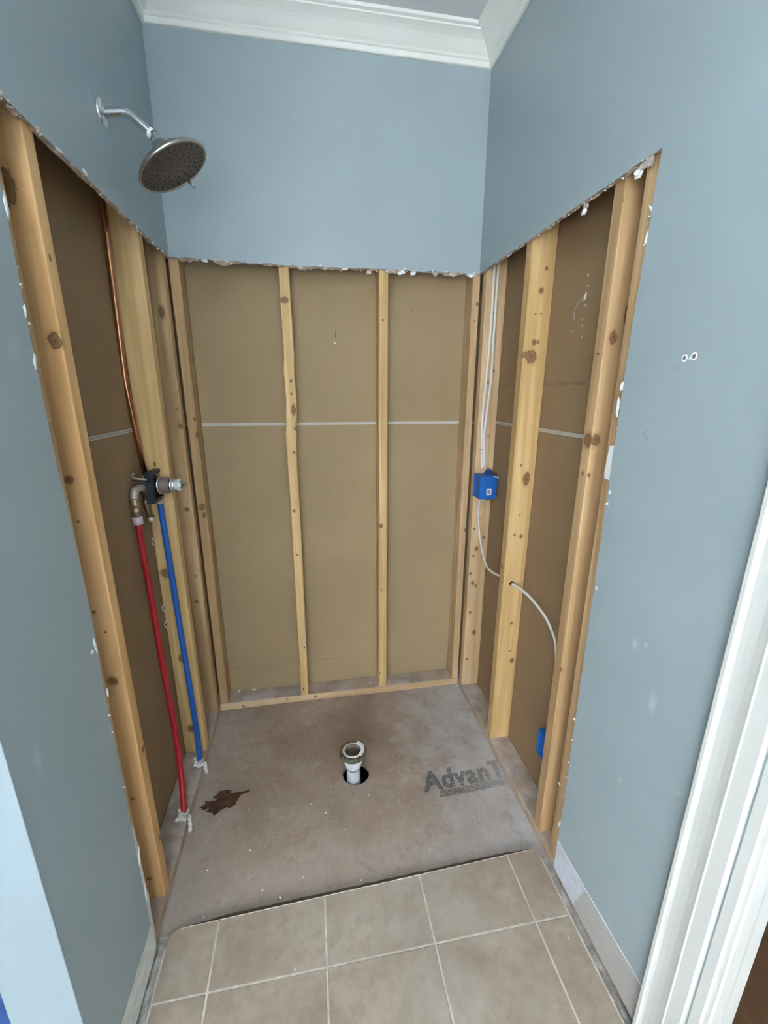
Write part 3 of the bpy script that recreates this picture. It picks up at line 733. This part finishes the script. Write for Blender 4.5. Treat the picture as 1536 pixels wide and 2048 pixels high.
# drill hole in the middle right stud where the cable passes
p = at(1023, 1167, 'y', -.435); bm = bmesh.new(); lathe(bm, p, (0, -1, 0), [(-.006, .0001), (.0006, .0095), (.0008, .0092), (.0008, .0001)], 16)
link('drill_hole', bm, M_dark, R2, loc=p)

# bottom plates
def plate(lo, hi, axis, label, tint, knots=(), seed=0., sd=.6):
    c = Vector((lo[0], lo[1], lo[2])); bm = bmesh.new(); box(bm, lo, hi, .003, 2)
    o = link('bottom_plate', bm, wood_mat('plate_wood', *tint, knots=knots, dust=.92, side_dust=sd, seed=seed, origin=c, axis=axis), loc=c)
    return tag(o, label, 'timber')
plate((.0005, .0, .0003), (W-.0005, SD-.001, .0393), 'x', 'pale bottom plate lying along the foot of back wall', T_PALE, K('y', 0, (631, 1393, 3, 1), (487, 1413, 3, 1), (575, 1398, 2, 1)), 1.1, .05)
plate((-SD+.001, -1.22, .0003), (-.0002, SD-.001, .0393), 'y', 'dusty bottom plate under the left wall studs', T_TAN, (), 2.2)
plate((W+.0002, -1.30, .0003), (W+SD-.001, SD-.001, .0393), 'y', 'dusty bottom plate under the right wall studs', T_TAN, (), 3.3)

# ================================================================== FIXTURES
M_chrome = mat('polished_chrome', .13, 1., (.72, .75, .77))
M_nickel = mat('brushed_nickel', .28, 1., (.50, .485, .46))
M_face = mat('grey_spray_face', .42, .1, (.115, .097, .087))
M_nozz = mat('dark_rubber_nozzle', .7, col=(.03, .03, .03))
M_ptfe = mat('white_thread_tape', .6, col=(.85, .87, .87))
# ---- shower head on its arm
FY, FZ = -.4850, 2.2275
H = Vector((.1705, -.4817, 2.1231)); AX = Vector((.4993, -.0013, -.8664)).normalized()
A0 = H-AX*.072
sh = empty('shower_fixture', (G, FY, FZ), 'brushed nickel round shower head on a bent chrome arm from left wall', 'shower head')
bm = bmesh.new(); lathe(bm, (G, FY, FZ), (1, 0, 0), [(.0003, .0305), (.003, .0305), (.006, .028), (.0085, .020), (.010, .014), (.0105, .0108)], 36); link('flange', bm, M_chrome, sh, loc=(G, FY, FZ))
bm = bmesh.new()
path = smooth_path([(G+.001, FY, FZ), (.052, FY, 2.2325), (.075, FY+.001, 2.2310), (.095, FY+.001, 2.2185), (.113, FY+.002, 2.2040), tuple(A0-AX*.004)], 6)
tube(bm, path, .0108, 18); link('arm', bm, M_chrome, sh, loc=(G, FY, FZ))
tp = path[-4]; td = (path[-3]-path[-5]).normalized()
bm = bmesh.new(); lathe(bm, tp-td*.004, td, [(0, .0112), (.001, .0124), (.008, .0126), (.011, .0115)], 18); link('thread_tape', bm, M_ptfe, sh, loc=(G, FY, FZ))
bm = bmesh.new(); lathe(bm, A0-AX*.012, AX, [(0, .0105), (.001, .0132), (.014, .0132), (.016, .0145), (.024, .016)], 24); link('swivel_collar', bm, M_chrome, sh, loc=(G, FY, FZ))
bm = bmesh.new(); lathe(bm, A0, AX, [(.010, .014), (.014, .020), (.022, .0225), (.030, .0255), (.037, .031), (.039, .034), (.041, .037), (.0425, .047), (.047, .062), (.053, .078), (.060, .089), (.066, .0965), (.070, .0988), (.074, .0988), (.0758, .0970), (.0755, .0940), (.073, .0930)], 64)
shell = link('shell', bm, M_nickel, sh, loc=(G, FY, FZ))
bm = bmesh.new(); lathe(bm, A0, AX, [(.0733, .0932), (.0745, .085), (.0750, .060), (.0742, .046), (.0752, .042), (.0752, .0001)], 64); face = link('spray_face', bm, M_face, sh, loc=(G, FY, FZ))
fa = (Vector((0, 0, 1)) - AX*AX.z).normalized(); fb = AX.cross(fa)
bm = bmesh.new()
for rr, n_, r in ((.083, 30, .0033), (.0725, 26, .0036), (.062, 22, .0033), (.050, 14, .0036), (.034, 10, .0038), (.018, 6, .0034)):
    for k in range(n_):
        if rr > .055 and (k*5//n_ != (k*5+3)//n_) and k % 5 == 0: continue
        an = 2*PI*k/n_+rr*40; c = A0+AX*.0735+(fa*math.cos(an)+fb*math.sin(an))*rr
        lathe(bm, c, AX, [(0, r), (.0022, r), (.003, r*.6), (.003, .0001)], 8)
o = link('nozzles', bm, M_nozz, sh, loc=(G, FY, FZ)); o['kind'] = 'stuff'
# spray selector lever at the rim
lp = at(371, 352, 'y', -.53); ldir = (H-fa*.05+fb*.0-H)
lev0 = A0+AX*.072+(at(372, 356, 'y', -.53)-H).normalized()*.082
bm = bmesh.new(); tube(bm, [lev0, lev0+AX*.008+(lev0-H).normalized()*.010, lev0+AX*.012+(lev0-H).normalized()*.022], [.0035, .003, .0026], 8); link('lever', bm, M_nickel, sh, loc=(G, FY, FZ))

# ---- copper riser
def copper_mat(name, c1, c2, r):
    m = mat(name, r, 1.); n = N(m); v = n.obj((1, 1, .25)); n.col(n.mix(n.map(n.noise(v, 30, 4), .35, .65), c1, c2)); return m
M_cu = copper_mat('copper', (.62, .30, .16), (.42, .20, .11), .28)
M_cud = copper_mat('tarnished_brass', (.33, .25, .17), (.52, .45, .37), .45)
PY, PX = -.330, -.0775
bm = bmesh.new(); tube(bm, [at(290, 950, 'y', PY), at(250, 760, 'y', PY), at(225, 560, 'y', PY), at(205, 410, 'y', PY), (-.070, PY, 2.5)], .0088, 14)
tag(link('copper_pipe', bm, M_cu), 'upright bare copper pipe rising from the shower valve', 'pipe')

# ---- shower valve
M_guard = mat('dark_navy_plastic', .5, col=(.012, .020, .032))
M_cart = mat('brown_cartridge', .45, col=(.17, .13, .125)); M_wplas = mat('translucent_white_plastic', .35, col=(.70, .74, .75))
M_brass = mat('valve_brass', .4, .9, (.42, .33, .22)); M_solder = mat('solder_grey_brass', .5, .7, (.56, .52, .45))
VC = Vector((-.055, -.315, 1.2265))
va = empty('shower_valve', VC, 'shower mixing valve with dark square guard and silver stem on left wall', 'valve')
gx0, gx1, gy0, gy1, gz0, gz1 = -.0545, -.031, -.383, -.246, 1.174, 1.281
bm = bmesh.new()
th = .013
for lo, hi in (((gy0, gz0), (gy0+th, gz1)), ((gy1-th, gz0), (gy1, gz1)), ((gy0+th, gz0), (gy1-th, gz0+th)), ((gy0+th, gz1-th), (gy1-th, gz1))):
    box(bm, (gx0, lo[0], lo[1]), (gx1, hi[0], hi[1]), .0012, 1)
link('guard_frame', bm, M_guard, va, loc=VC)
bm = bmesh.new(); box(bm, (gx0+.001, gy0+th-.001, gz0+th-.001), (gx0+.006, gy1-th+.001, gz1-th+.001)); link('guard_back', bm, mat('guard_grey', .5, col=(.06, .07, .075)), va, loc=VC)
bm = bmesh.new(); lathe(bm, (PX+.002, -.315, 1.165), (0, 0, 1), [(0, .012), (.004, .016), (.03, .019), (.045, .025), (.085, .025), (.10, .019), (.125, .013), (.128, .0095)], 20, cap0=True); link('brass_body', bm, M_brass, va, loc=VC)
vz, vy = 1.2255, -.318
bm = bmesh.new(); lathe(bm, (-.070, vy, vz), (1, 0, 0), [(0, .024), (.030, .024), (.034, .031), (.042, .031), (.044, .0285)], 32); link('bonnet', bm, M_chrome, va, loc=VC)
bm = bmesh.new(); lathe(bm, (-.028, vy, vz), (1, 0, 0), [(0, .0285), (.036, .0285), (.037, .026)], 32); link('cartridge', bm, M_cart, va, loc=VC)
bm = bmesh.new(); lathe(bm, (.006, vy, vz), (1, 0, 0), [(0, .027), (.001, .0285), (.008, .0285), (.010, .023), (.016, .023)], 32); link('retaining_ring', bm, M_chrome, va, loc=VC)
bm = bmesh.new(); lathe(bm, (.020, vy, vz), (1, 0, 0), [(0, .0205), (.012, .0205), (.013, .0225), (.019, .0225), (.020, .016), (.021, .001)], 24); link('stem_sleeve', bm, M_wplas, va, loc=VC)
bm = bmesh.new(); lathe(bm, (.038, vy, vz), (1, 0, 0), [(0, .014), (.006, .014), (.007, .009), (.014, .0085), (.0145, .0045), (.024, .004), (.025, .001)], 16); link('stem', bm, M_chrome, va, loc=VC)
# hot inlet: elbow towards the camera and down
e1 = at(262, 985, 'x', -.068)
bm = bmesh.new(); tube(bm, smooth_path([(-.066, -.378, 1.232), (-.067, -.402, 1.235), (-.068, -.425, 1.236), (-.0685, -.441, 1.226), (-.069, -.447, 1.208)], 5), [.0125]*5+[.0105]*6+[.0125]*10, 14); link('inlet_elbow', bm, M_solder, va, loc=VC)
bm = bmesh.new(); lathe(bm, (-.069, -.447, 1.210), (0, 0, -1), [(0, .0125), (.016, .0125), (.017, .0145), (.024, .0145), (.025, .0115), (.036, .0115), (.037, .0135), (.046, .0135), (.047, .0105), (.072, .0105)], 18); link('pipe_adapter', bm, M_brass, va, loc=VC)
# bronze plug stub below
q0, q1 = at(291, 1005, 'y', PY), at(303, 1041, 'y', PY)
bm = bmesh.new(); tube(bm, [(PX+.003, PY, 1.19), q0, q1], .0088, 14); link('copper_stub', bm, M_cud, va, loc=VC)
bm = bmesh.new(); lathe(bm, q1+Vector((0, 0, .014)), (0, 0, -1), [(0, .0095), (.001, .0108), (.018, .0108), (.021, .007), (.0215, .0005)], 16); link('end_cap', bm, M_solder, va, loc=VC)
# screwdriver stop with curled white tape
bm = bmesh.new(); tube(bm, smooth_path([at(293, 959, 'y', -.395), at(275, 958, 'y', -.41), at(266, 955, 'y', -.42), at(263, 950, 'y', -.425), at(267, 948, 'y', -.43)], 4), .0032, 8); link('bracket_hook', bm, M_solder, va, loc=VC)
bm = bmesh.new(); tube(bm, [at(300, 963, 'y', -.386), at(266, 961, 'y', -.42)], .003, 8); link('bracket_arm', bm, M_guard, va, loc=VC)
bm = bmesh.new(); lathe(bm, (-.043, -.300, 1.182), (0, 0, -1), [(0, .015), (.010, .015), (.012, .0125), (.026, .0125)], 16); link('cold_fitting', bm, M_solder, va, loc=VC)

# ---- red and blue water pipes
M_red = mat('red_plastic_pipe', .38, col=(.36, .010, .016)); M_blu = mat('blue_plastic_pipe', .38, col=(.010, .095, .40))
red = [(-.069, -.447, 1.1375), (-.068, -.449, 1.05), (-.0645, -.450, .885), (-.056, -.465, .602), (-.044, -.4785, .392), (-.031, -.516, .203), (-.0195, -.568, .075), (-.0165, -.588, .0400)]
rp = empty('water_pipe', red[-1], 'red plastic water pipe curving down to the left bottom plate', 'pipe')
bm = bmesh.new(); tube(bm, smooth_path(red, 8), .0105, 16); link('hose', bm, M_red, rp, loc=red[-1])
bm = bmesh.new(); lathe(bm, (-.069, -.447, 1.143), (-.006, .012, -1), [(-.006, .0112), (-.005, .0155), (.019, .0155), (.020, .0112)], 20); link('crimp_ring', bm, mat('pinkish_crimp_ring', .5, col=(.60, .52, .58)), rp, loc=red[-1])
blu = [(-.043, -.300, 1.1555), (-.0405, -.301, 1.02), (-.0385, -.301, .905), (-.0345, -.301, .615), (-.027, -.3085, .332), (-.0205, -.322, .150), (-.0155, -.346, .055), (-.0145, -.350, .0400)]
bp = empty('water_pipe', blu[-1], 'blue plastic water pipe running straight down from under the valve', 'pipe')
bm = bmesh.new(); tube(bm, smooth_path(blu, 8), .0105, 16); link('hose', bm, M_blu, bp, loc=blu[-1])
# white sealant lumps where the pipes go through the plate
M_foam = mat('white_sealant', .8, col=(.60, .60, .56)); nf = N(M_foam); vf_ = nf.obj()
nf.col(nf.mix(nf.map(nf.noise(vf_, 90, 4), .4, .65), (.55, .53, .48), (.84, .84, .81))); nf.bump(nf.noise(vf_, 150, 5), .8, .003)
def lumps(c, k, label, seed, drip):
    rg = random.Random(seed); bm = bmesh.new(); c = Vector(c)
    for i in range(k):
        shard(bm, c+Vector((rg.uniform(-.02, .012), rg.uniform(-.020, .020), rg.uniform(.006, .012))), (rg.uniform(.006, .012), rg.uniform(.006, .013), rg.uniform(.003, .008)), rg)
    for i in range(5):
        t = i/4; shard(bm, c+Vector((.0225+.008*t, -.008-drip*t, .004-.022*t)), (.008, .012, .009), rg)
    return tag(link('sealant', bm, M_foam, loc=c), label, 'sealant')
lumps((-.0165, -.594, .0405), 22, 'lump of white sealant around the foot of the red pipe', 3, .028)
lumps((-.0145, -.356, .0405), 17, 'lump of white sealant around the foot of the blue pipe', 4, .02)
# three small white hooks on the edge of the wide left stud
M_hook = mat('white_hook', .5, col=(.72, .70, .66))
for k, (px, py, txt) in enumerate([(305, 1083, 'topmost of the three small white broken hooks between red and blue pipes'), (326, 1216, 'middle one of three small white broken hooks between red and blue pipes'), (331, 1249, 'lowest of the three small white broken hooks between red and blue pipes')]):
    P = [at(px+3, py-8, 'y', -.292), at(px-1, py-3, 'y', -.300), at(px-2, py+1, 'y', -.303), at(px+1, py+5, 'y', -.300), at(px+4, py+8, 'y', -.292)]
    if k != 1: P = P[:2]+P[2:]
    bm = bmesh.new(); tube(bm, smooth_path(P, 3), .0023, 7); tag(link('pipe_hook', bm, M_hook, loc=P[0]), txt, 'hook')

# ---- drain pipe
M_pvc = mat('white_pvc', .38, col=(.74, .78, .80)); M_gask = mat('dark_gasket', .55, col=(.045, .042, .030)); 
ng = N(M_gask); vg = ng.obj(); ng.col(ng.mix(ng.map(ng.noise(vg, 60, 4), .4, .68), (.035, .033, .022), (.20, .185, .12)))
M_scale = mat('limescale_rim', .7, col=(.6, .55, .48)); ns = N(M_scale); vs_ = ns.obj(); ns.col(ns.mix(ns.map(ns.noise(vs_, 90, 4), .4, .62), (.34, .26, .18), (.74, .70, .66)))
M_inside = mat('dirty_pipe_inside', .7, col=(.14, .11, .075))
DC = Vector((.6205, -.490, 0)); TL = Vector((-.01, .03, 1)).normalized()
dr = empty('drain_pipe', DC, 'white drain pipe with dark gasket ring standing in the floor hole', 'drain pipe')
bm = bmesh.new(); lathe(bm, DC, TL, [(-.30, .0285), (.066, .0285)], 32); link('pipe', bm, mat('grey_pvc', .42, col=(.50, .53, .55)), dr, loc=DC)
bm = bmesh.new(); lathe(bm, DC, TL, [(.055, .0285), (.0555, .0318), (.066, .0330), (.086, .0400), (.100, .0450), (.112, .0460), (.124, .0460)], 36); link('coupling', bm, M_pvc, dr, loc=DC)
bm = bmesh.new(); lathe(bm, DC, TL, [(.110, .0462), (.112, .0525), (.117, .0550), (.125, .0550), (.131, .0520), (.1335, .0468), (.1325, .0430), (.128, .0415)], 40); link('gasket_ring', bm, M_gask, dr, loc=DC)
bm = bmesh.new(); lathe(bm, DC, TL, [(.129, .0425), (.1325, .0405), (.1345, .0375), (.1345, .0335), (.132, .0315), (.122, .0310)], 40); link('inner_rim', bm, M_scale, dr, loc=DC)
bm = bmesh.new(); lathe(bm, DC, TL, [(.1325, .0312), (.05, .0305), (.049, .024), (-.06, .024), (-.06, .0001)], 32); link('pipe_inside', bm, M_inside, dr, loc=DC)
# broken piece of white flange on its right side
bm = bmesh.new(); A_ = TL.orthogonal(); ring = []
ux = (Vector((1, 0, 0))-TL*TL.x).normalized(); uy = TL.cross(ux)
rg = random.Random(6); oi_, ii_ = [], []
for k in range(15):
    an = math.radians(-52+112*k/14); oi_.append(.0475+rg.uniform(-.0008, .0008)); ii_.append(.0335+rg.uniform(-.0012, .0012))
    ring.append(an)
po = [DC+TL*.1362+(ux*math.cos(a)+uy*math.sin(a))*r for a, r in zip(ring, oi_)]+[DC+TL*.1362+(ux*math.cos(a)+uy*math.sin(a))*r for a, r in list(zip(ring, ii_))[::-1]]
slab(bm, po, [p-TL*.004 for p in po], 0, 0); link('flange_fragment', bm, M_pvc, dr, loc=DC)

# ---- electrical boxes and cables
M_box = mat('blue_box_plastic', .42, col=(.008, .12, .46)); M_boxd = mat('blue_box_inside', .5, col=(.006, .06, .25))
M_cable = mat('white_cable_jacket', .45, col=(.74, .74, .71)); M_lab = mat('white_sticker', .6, col=(.82, .84, .86)); M_bar = mat('sticker_print', .7, col=(.10, .11, .14))
def elbox(lo, hi, label, sticker=False):
    c = Vector(((lo[0]+hi[0])/2, (lo[1]+hi[1])/2, lo[2])); o = empty('electrical_box', c, label, 'electrical box')
    t = .004; bm = bmesh.new()
    box(bm, lo, (hi[0], lo[1]+t, hi[2]), .0008, 1); box(bm, (lo[0], hi[1]-t, lo[2]), hi, .0008, 1)
    box(bm, (lo[0], lo[1]+t, lo[2]), (hi[0], hi[1]-t, lo[2]+t), .0008, 1); box(bm, (lo[0], lo[1]+t, hi[2]-t), (hi[0], hi[1]-t, hi[2]), .0008, 1)
    box(bm, (hi[0]-t, lo[1]+t, lo[2]+t), (hi[0], hi[1]-t, hi[2]-t))
    link('shell', bm, M_box, o, loc=c)
    bm = bmesh.new(); box(bm, (lo[0]+.006, lo[1]+t, lo[2]+t), (lo[0]+.010, hi[1]-t, hi[2]-t)); link('cover_insert', bm, M_box, o, loc=c)
    return o, c
b1, bc1 = elbox((1.2385, -.147, 1.083), (1.318, -.0655, 1.186), 'blue electrical box with white barcode sticker on right corner stud', True)
for zz, s_ in ((1.186, 1), (1.083, -1)):
    bm = bmesh.new(); pts = [(1.285, zz-.002*s_), (1.318, zz-.002*s_), (1.318, zz+.016*s_), (1.304, zz+.022*s_), (1.292, zz+.012*s_)]
    slab(bm, [(x, -.0655, z) for x, z in pts], [(x, -.088, z) for x, z in pts], 0, 0); link('nail_bracket', bm, M_boxd, b1, loc=bc1)
bm = bmesh.new(); box(bm, (1.2700, -.1478, 1.1015), (1.2935, -.1470, 1.1290)); st = link('sticker', bm, M_lab, b1, loc=bc1)
bm = bmesh.new()
for k, (a, b) in enumerate([(0, 1.2), (1.8, 2.4), (3.2, 5.0), (5.6, 6.0), (6.8, 8.0), (8.6, 9.4), (10, 12)]): box(bm, (1.2745, -.1482, 1.1060+a*.0015), (1.2895, -.1478, 1.1060+b*.0015))
o = link('barcode', bm, M_bar, st); o.location = -bc1
bm = bmesh.new(); tube(bm, [(1.300, -.1478, 1.1845), (1.318, -.1478, 1.182), (1.3225, -.1470, 1.176)], .0026, 6); link('pale_burr', bm, M_lab, b1, loc=bc1)
elbox((1.262, -.8255, .292), (1.330, -.7600, .392), 'lower blue electrical box peeking out behind the nearest right stud')
def cable(P, label, r=.0052, flat=((0, 1, 0), .6)):
    o = bpy.data.objects.new('tmp', None)
    bpy.data.objects.remove(o)
    bm = bmesh.new(); tube(bm, smooth_path(P, 6), r, 12, flat); return tag(link('cable', bm, M_cable, loc=P[-1]), label, 'cable')
cy = -.0665
cA = [(1.276, cy, 2.45)]+[tuple(at(px, py, 'y', cy)) for px, py in [(989, 536), (982, 650), (973, 754), (965.5, 829), (963.5, 889), (964, 925), (964.5, 936)]]
cable(cA, 'left one of two white cables running down into the upper blue box')
cB = [(1.293, cy, 2.45)]+[tuple(at(px, py, 'y', cy-.009)) for px, py in [(996.8, 536), (989, 650), (982.5, 754), (973, 829), (968, 874), (968, 905), (969.5, 936)]]
cable(cB, 'right one of two white cables running down into the upper blue box')
cC = [tuple(at(960, 996, 'y', -.071)), tuple(at(957.2, 1017, 'y', -.069)), tuple(at(956.6, 1041, 'y', -.070))]+[tuple(at(px, py, 'x', 1.272)) for px, py in [(960, 1078), (965.5, 1110), (974.5, 1134), (986, 1145), (997.4, 1151)]]
cC += [(1.2775, -.365, .7945), (1.2805, -.400, .797), (1.2820, -.437, .7985)]
cC += [tuple(at(1040, 1178, 'x', 1.288)), tuple(at(1061, 1195.5, 'x', 1.295)), tuple(at(1088, 1230, 'x', 1.302)), tuple(at(1104, 1263, 'x', 1.309)), tuple(at(1111, 1292, 'x', 1.313)), (1.313, -.745, .60), (1.311, -.752, .48), (1.309, -.757, .3935)]
cable(cC, 'white cable from the upper blue box through a stud to lower box', .0056, ((1, 0, 0), .75))
M_stap = mat('staple_steel', .4, .9, (.25, .24, .23))
for px, py, txt in ((964, 899, 'dark cable staple above the upper blue box'), (957, 1037, 'dark cable staple below the upper blue box')):
    c = at(px, py, 'y', -.0725); bm = bmesh.new(); tube(bm, [c+Vector((-.012, .004, -.001)), c+Vector((-.009, -.004, 0)), c+Vector((.009, -.004, .002)), c+Vector((.012, .004, .002))], .0013, 6)
    tag(link('cable_staple', bm, M_stap, loc=c), txt, 'staple')

# ---- brown oak-like dry leaf on the subfloor
def leaf():
    out = [(203, 712), (260, 690), (320, 660), (340, 610), (300, 565), (350, 585), (385, 565), (440, 590), (500, 560), (540, 575), (600, 545), (545, 515), (490, 495), (530, 462), (575, 455), (620, 405), (660, 345), (740, 350), (810, 325), (935, 335), (875, 365), (895, 395), (960, 405), (1040, 375), (1110, 368), (1250, 345), (1345, 320), (1290, 368), (1200, 400), (1130, 425), (1095, 470), (1040, 560), (1000, 640), (930, 690), (840, 735), (825, 695), (760, 735), (680, 770), (600, 840), (520, 893), (490, 835), (420, 825), (350, 815), (420, 735), (300, 775), (255, 735)]
    pts = [at(380+x/10.97, 1550+y/10.97, 'z', .003) for x, y in out]
    c = sum(pts, Vector())/len(pts)
    bm = bmesh.new(); vs = [bm.verts.new(p) for p in pts]
    for tri in tessellate_polygon([pts]): bm.faces.new([vs[i] for i in tri])
    bmesh.ops.subdivide_edges(bm, edges=bm.edges, cuts=2, use_grid_fill=True)
    bmesh.ops.triangulate(bm, faces=bm.faces)
    for v in bm.verts: v.co.z = .0022+.0032*abs(noise.noise(v.co*26))+.0025*noise.noise(v.co*60+Vector((4, 0, 0)))**2
    g_ = bmesh.ops.extrude_face_region(bm, geom=list(bm.faces)); 
    for v in [q for q in g_['geom'] if isinstance(q, bmesh.types.BMVert)]: v.co.z += .0007
    bmesh.ops.recalc_face_normals(bm, faces=bm.faces)
    m = mat('dry_brown_leaf', .7, col=(.08, .035, .015)); n = N(m); v = n.obj()
    n.col(n.mix(n.map(n.noise(v, 45, 5), .35, .68), (.040, .017, .008), (.105, .046, .022))); n.bump(n.noise(v, 160, 4), .5, .001)
    return tag(link('dry_leaf', bm, m, loc=(c.x, c.y, 0)), 'dark brown jagged dry leaf scrap lying on the subfloor at left', 'leaf')
leaf()

# ---- chips and crumbs of board
for k, (px, py, s, txt) in enumerate([(508, 1379, .011, 'long white chip on the back plate, left of bent stud'), (478, 1382, .008, 'flat white chip at the far left end of back plate'), (914, 1371, .008, 'white chip on the floor by the right back corner'), (740, 1366, .006, 'small white chip on the back plate left of straight stud')]):
    p = at(px, py, 'z', .0025 if k == 2 else .042); bm = bmesh.new(); shard(bm, p, (s, s*.45, .003), random.Random(200+k), 0, 2)
    tag(link('plaster_chip', bm, M_flake, loc=(p.x, p.y, p.z-.002)), txt, 'plaster chip')
bm = bmesh.new(); rg = random.Random(9)
cr = [(415, 1740), (606, 1754), (525, 1780), (722, 1760), (407, 1834), (737, 1590), (902, 1447), (450, 1453), (657, 1482), (560, 1795), (622, 1608), (652, 1625), (1112, 1774), (1137, 1876), (590, 1940), (1020, 1420), (690, 1660), (830, 1700), (500, 1700)]
for px, py in cr:
    z = ZT+.001 if py > 1770 and px > 400 and px != 407 else .0015
    p = at(px, py, 'z', z); s = rg.uniform(.0018, .0036); shard(bm, p, (s, s, s*.7), rg)
for _ in range(90):
    p = (rg.uniform(.03, 1.2), rg.uniform(-.90, -.03), .0008)
    if (Vector(p)-Vector((DX, DY, 0))).length < .075: continue
    s = rg.uniform(.0007, .0017); shard(bm, p, (s, s, s*.7), rg)
o = link('plaster_crumbs', bm, M_flake); o['kind'] = 'stuff'; tag(o, 'tiny white plaster crumbs scattered over subfloor and tiles', 'plaster crumbs')

# ---- torn bits, nail tips and prints on the brown sheets
M_tip = mat('dark_nail_tip', .6, .5, (.05, .04, .03))
for px, py, l in ((655, 592, .006), (656, 608, .004), (656, 634, .006), (671, 668, .03), (668, 700, .025), (667, 738, .006), (825, 622, .004), (730, 676, .003)):
    p = at(px, py, 'y', SD-.0008); bm = bmesh.new(); tube(bm, [p+Vector((.002, 0, l/2)), p+Vector((-.002, -.0015, -l/2))], [.0012, .0008], 6); link('nail_tip', bm, M_tip, wall_back)
p = at(669, 686, 'y', SD-.001); scrap(wall_back, p, (.003, .002, .004), M_flake, 300)
rx = W+SD-.001
for k, (px, py, s) in enumerate([(1171, 592, .010), (1176, 551, .005), (1176, 572, .004), (1171, 611, .005), (1165, 638, .005), (1165, 651, .004), (1145, 663, .003), (1163, 674, .003), (1169, 598, .006)]):
    scrap(wall_right, at(px, py, 'x', rx), (.002, s*.55, s*.8), M_flake if k in (0, 8) else M_flake2, 320+k, 'torn_paper')
bm = bmesh.new(); tube(bm, smooth_path([at(px, py, 'x', rx-.006) for px, py in [(1167, 594), (1158, 604), (1151, 617), (1148, 632), (1149, 640)]], 4), .0011, 6); link('paper_thread', bm, M_flake2, wall_right)
M_print = ink_mat('faint_grey_print', .30, .62, .5)
M_print = mat('faint_grey_print', .8, col=(.15, .11, .07)); n = N(M_print); tr = n.new('ShaderNodeBsdfTransparent'); mx = n.new('ShaderNodeMixShader')
n.ln(n.map(n.noise(n.obj(), 90, 4, .7), .35, .68, 0, .55), mx.inputs[0]); n.ln(tr.outputs[0], mx.inputs[1]); n.ln(n.b.outputs[0], mx.inputs[2]); n.ln(mx.outputs[0], n.t.nodes['Material Output'].inputs['Surface'])
def worn_print(wall, a, b, h, seed, plane):
    """a line of print too worn to read: short irregular strokes"""
    rg = random.Random(seed); bm = bmesh.new(); L = (b-a).length; d = (b-a).normalized(); x = 0
    off = Vector((-.0004, 0, 0)) if plane == 'x' else Vector((0, -.0004, 0))
    while x < L:
        wd = rg.uniform(.003, .007)
        if rg.random() < .84:
            for zz0, zz1 in ((0, h*rg.uniform(.6, 1)),):
                q = [a+d*x+Vector((0, 0, zz0)), a+d*(x+wd*.75)+Vector((0, 0, zz0)), a+d*(x+wd*.75)+Vector((0, 0, zz1)), a+d*x+Vector((0, 0, zz1))]
                bm.faces.new([bm.verts.new(p+off) for p in q])
        x += wd
    o = link('worn_print', bm, M_print, wall); o['kind'] = 'stuff'
xx = W+SD-.0004
worn_print(wall_right, at(1086, 771, 'x', xx), at(1172, 769, 'x', xx), .013, 1, 'x')
worn_print(wall_right, at(997, 776, 'x', xx), at(1018, 775, 'x', xx), .013, 2, 'x')
worn_print(wall_back, at(460, 1338, 'y', SD), at(593, 1326, 'y', SD), .007, 3, 'y')
worn_print(wall_back, at(622, 1322, 'y', SD), at(708, 1314, 'y', SD), .007, 4, 'y')
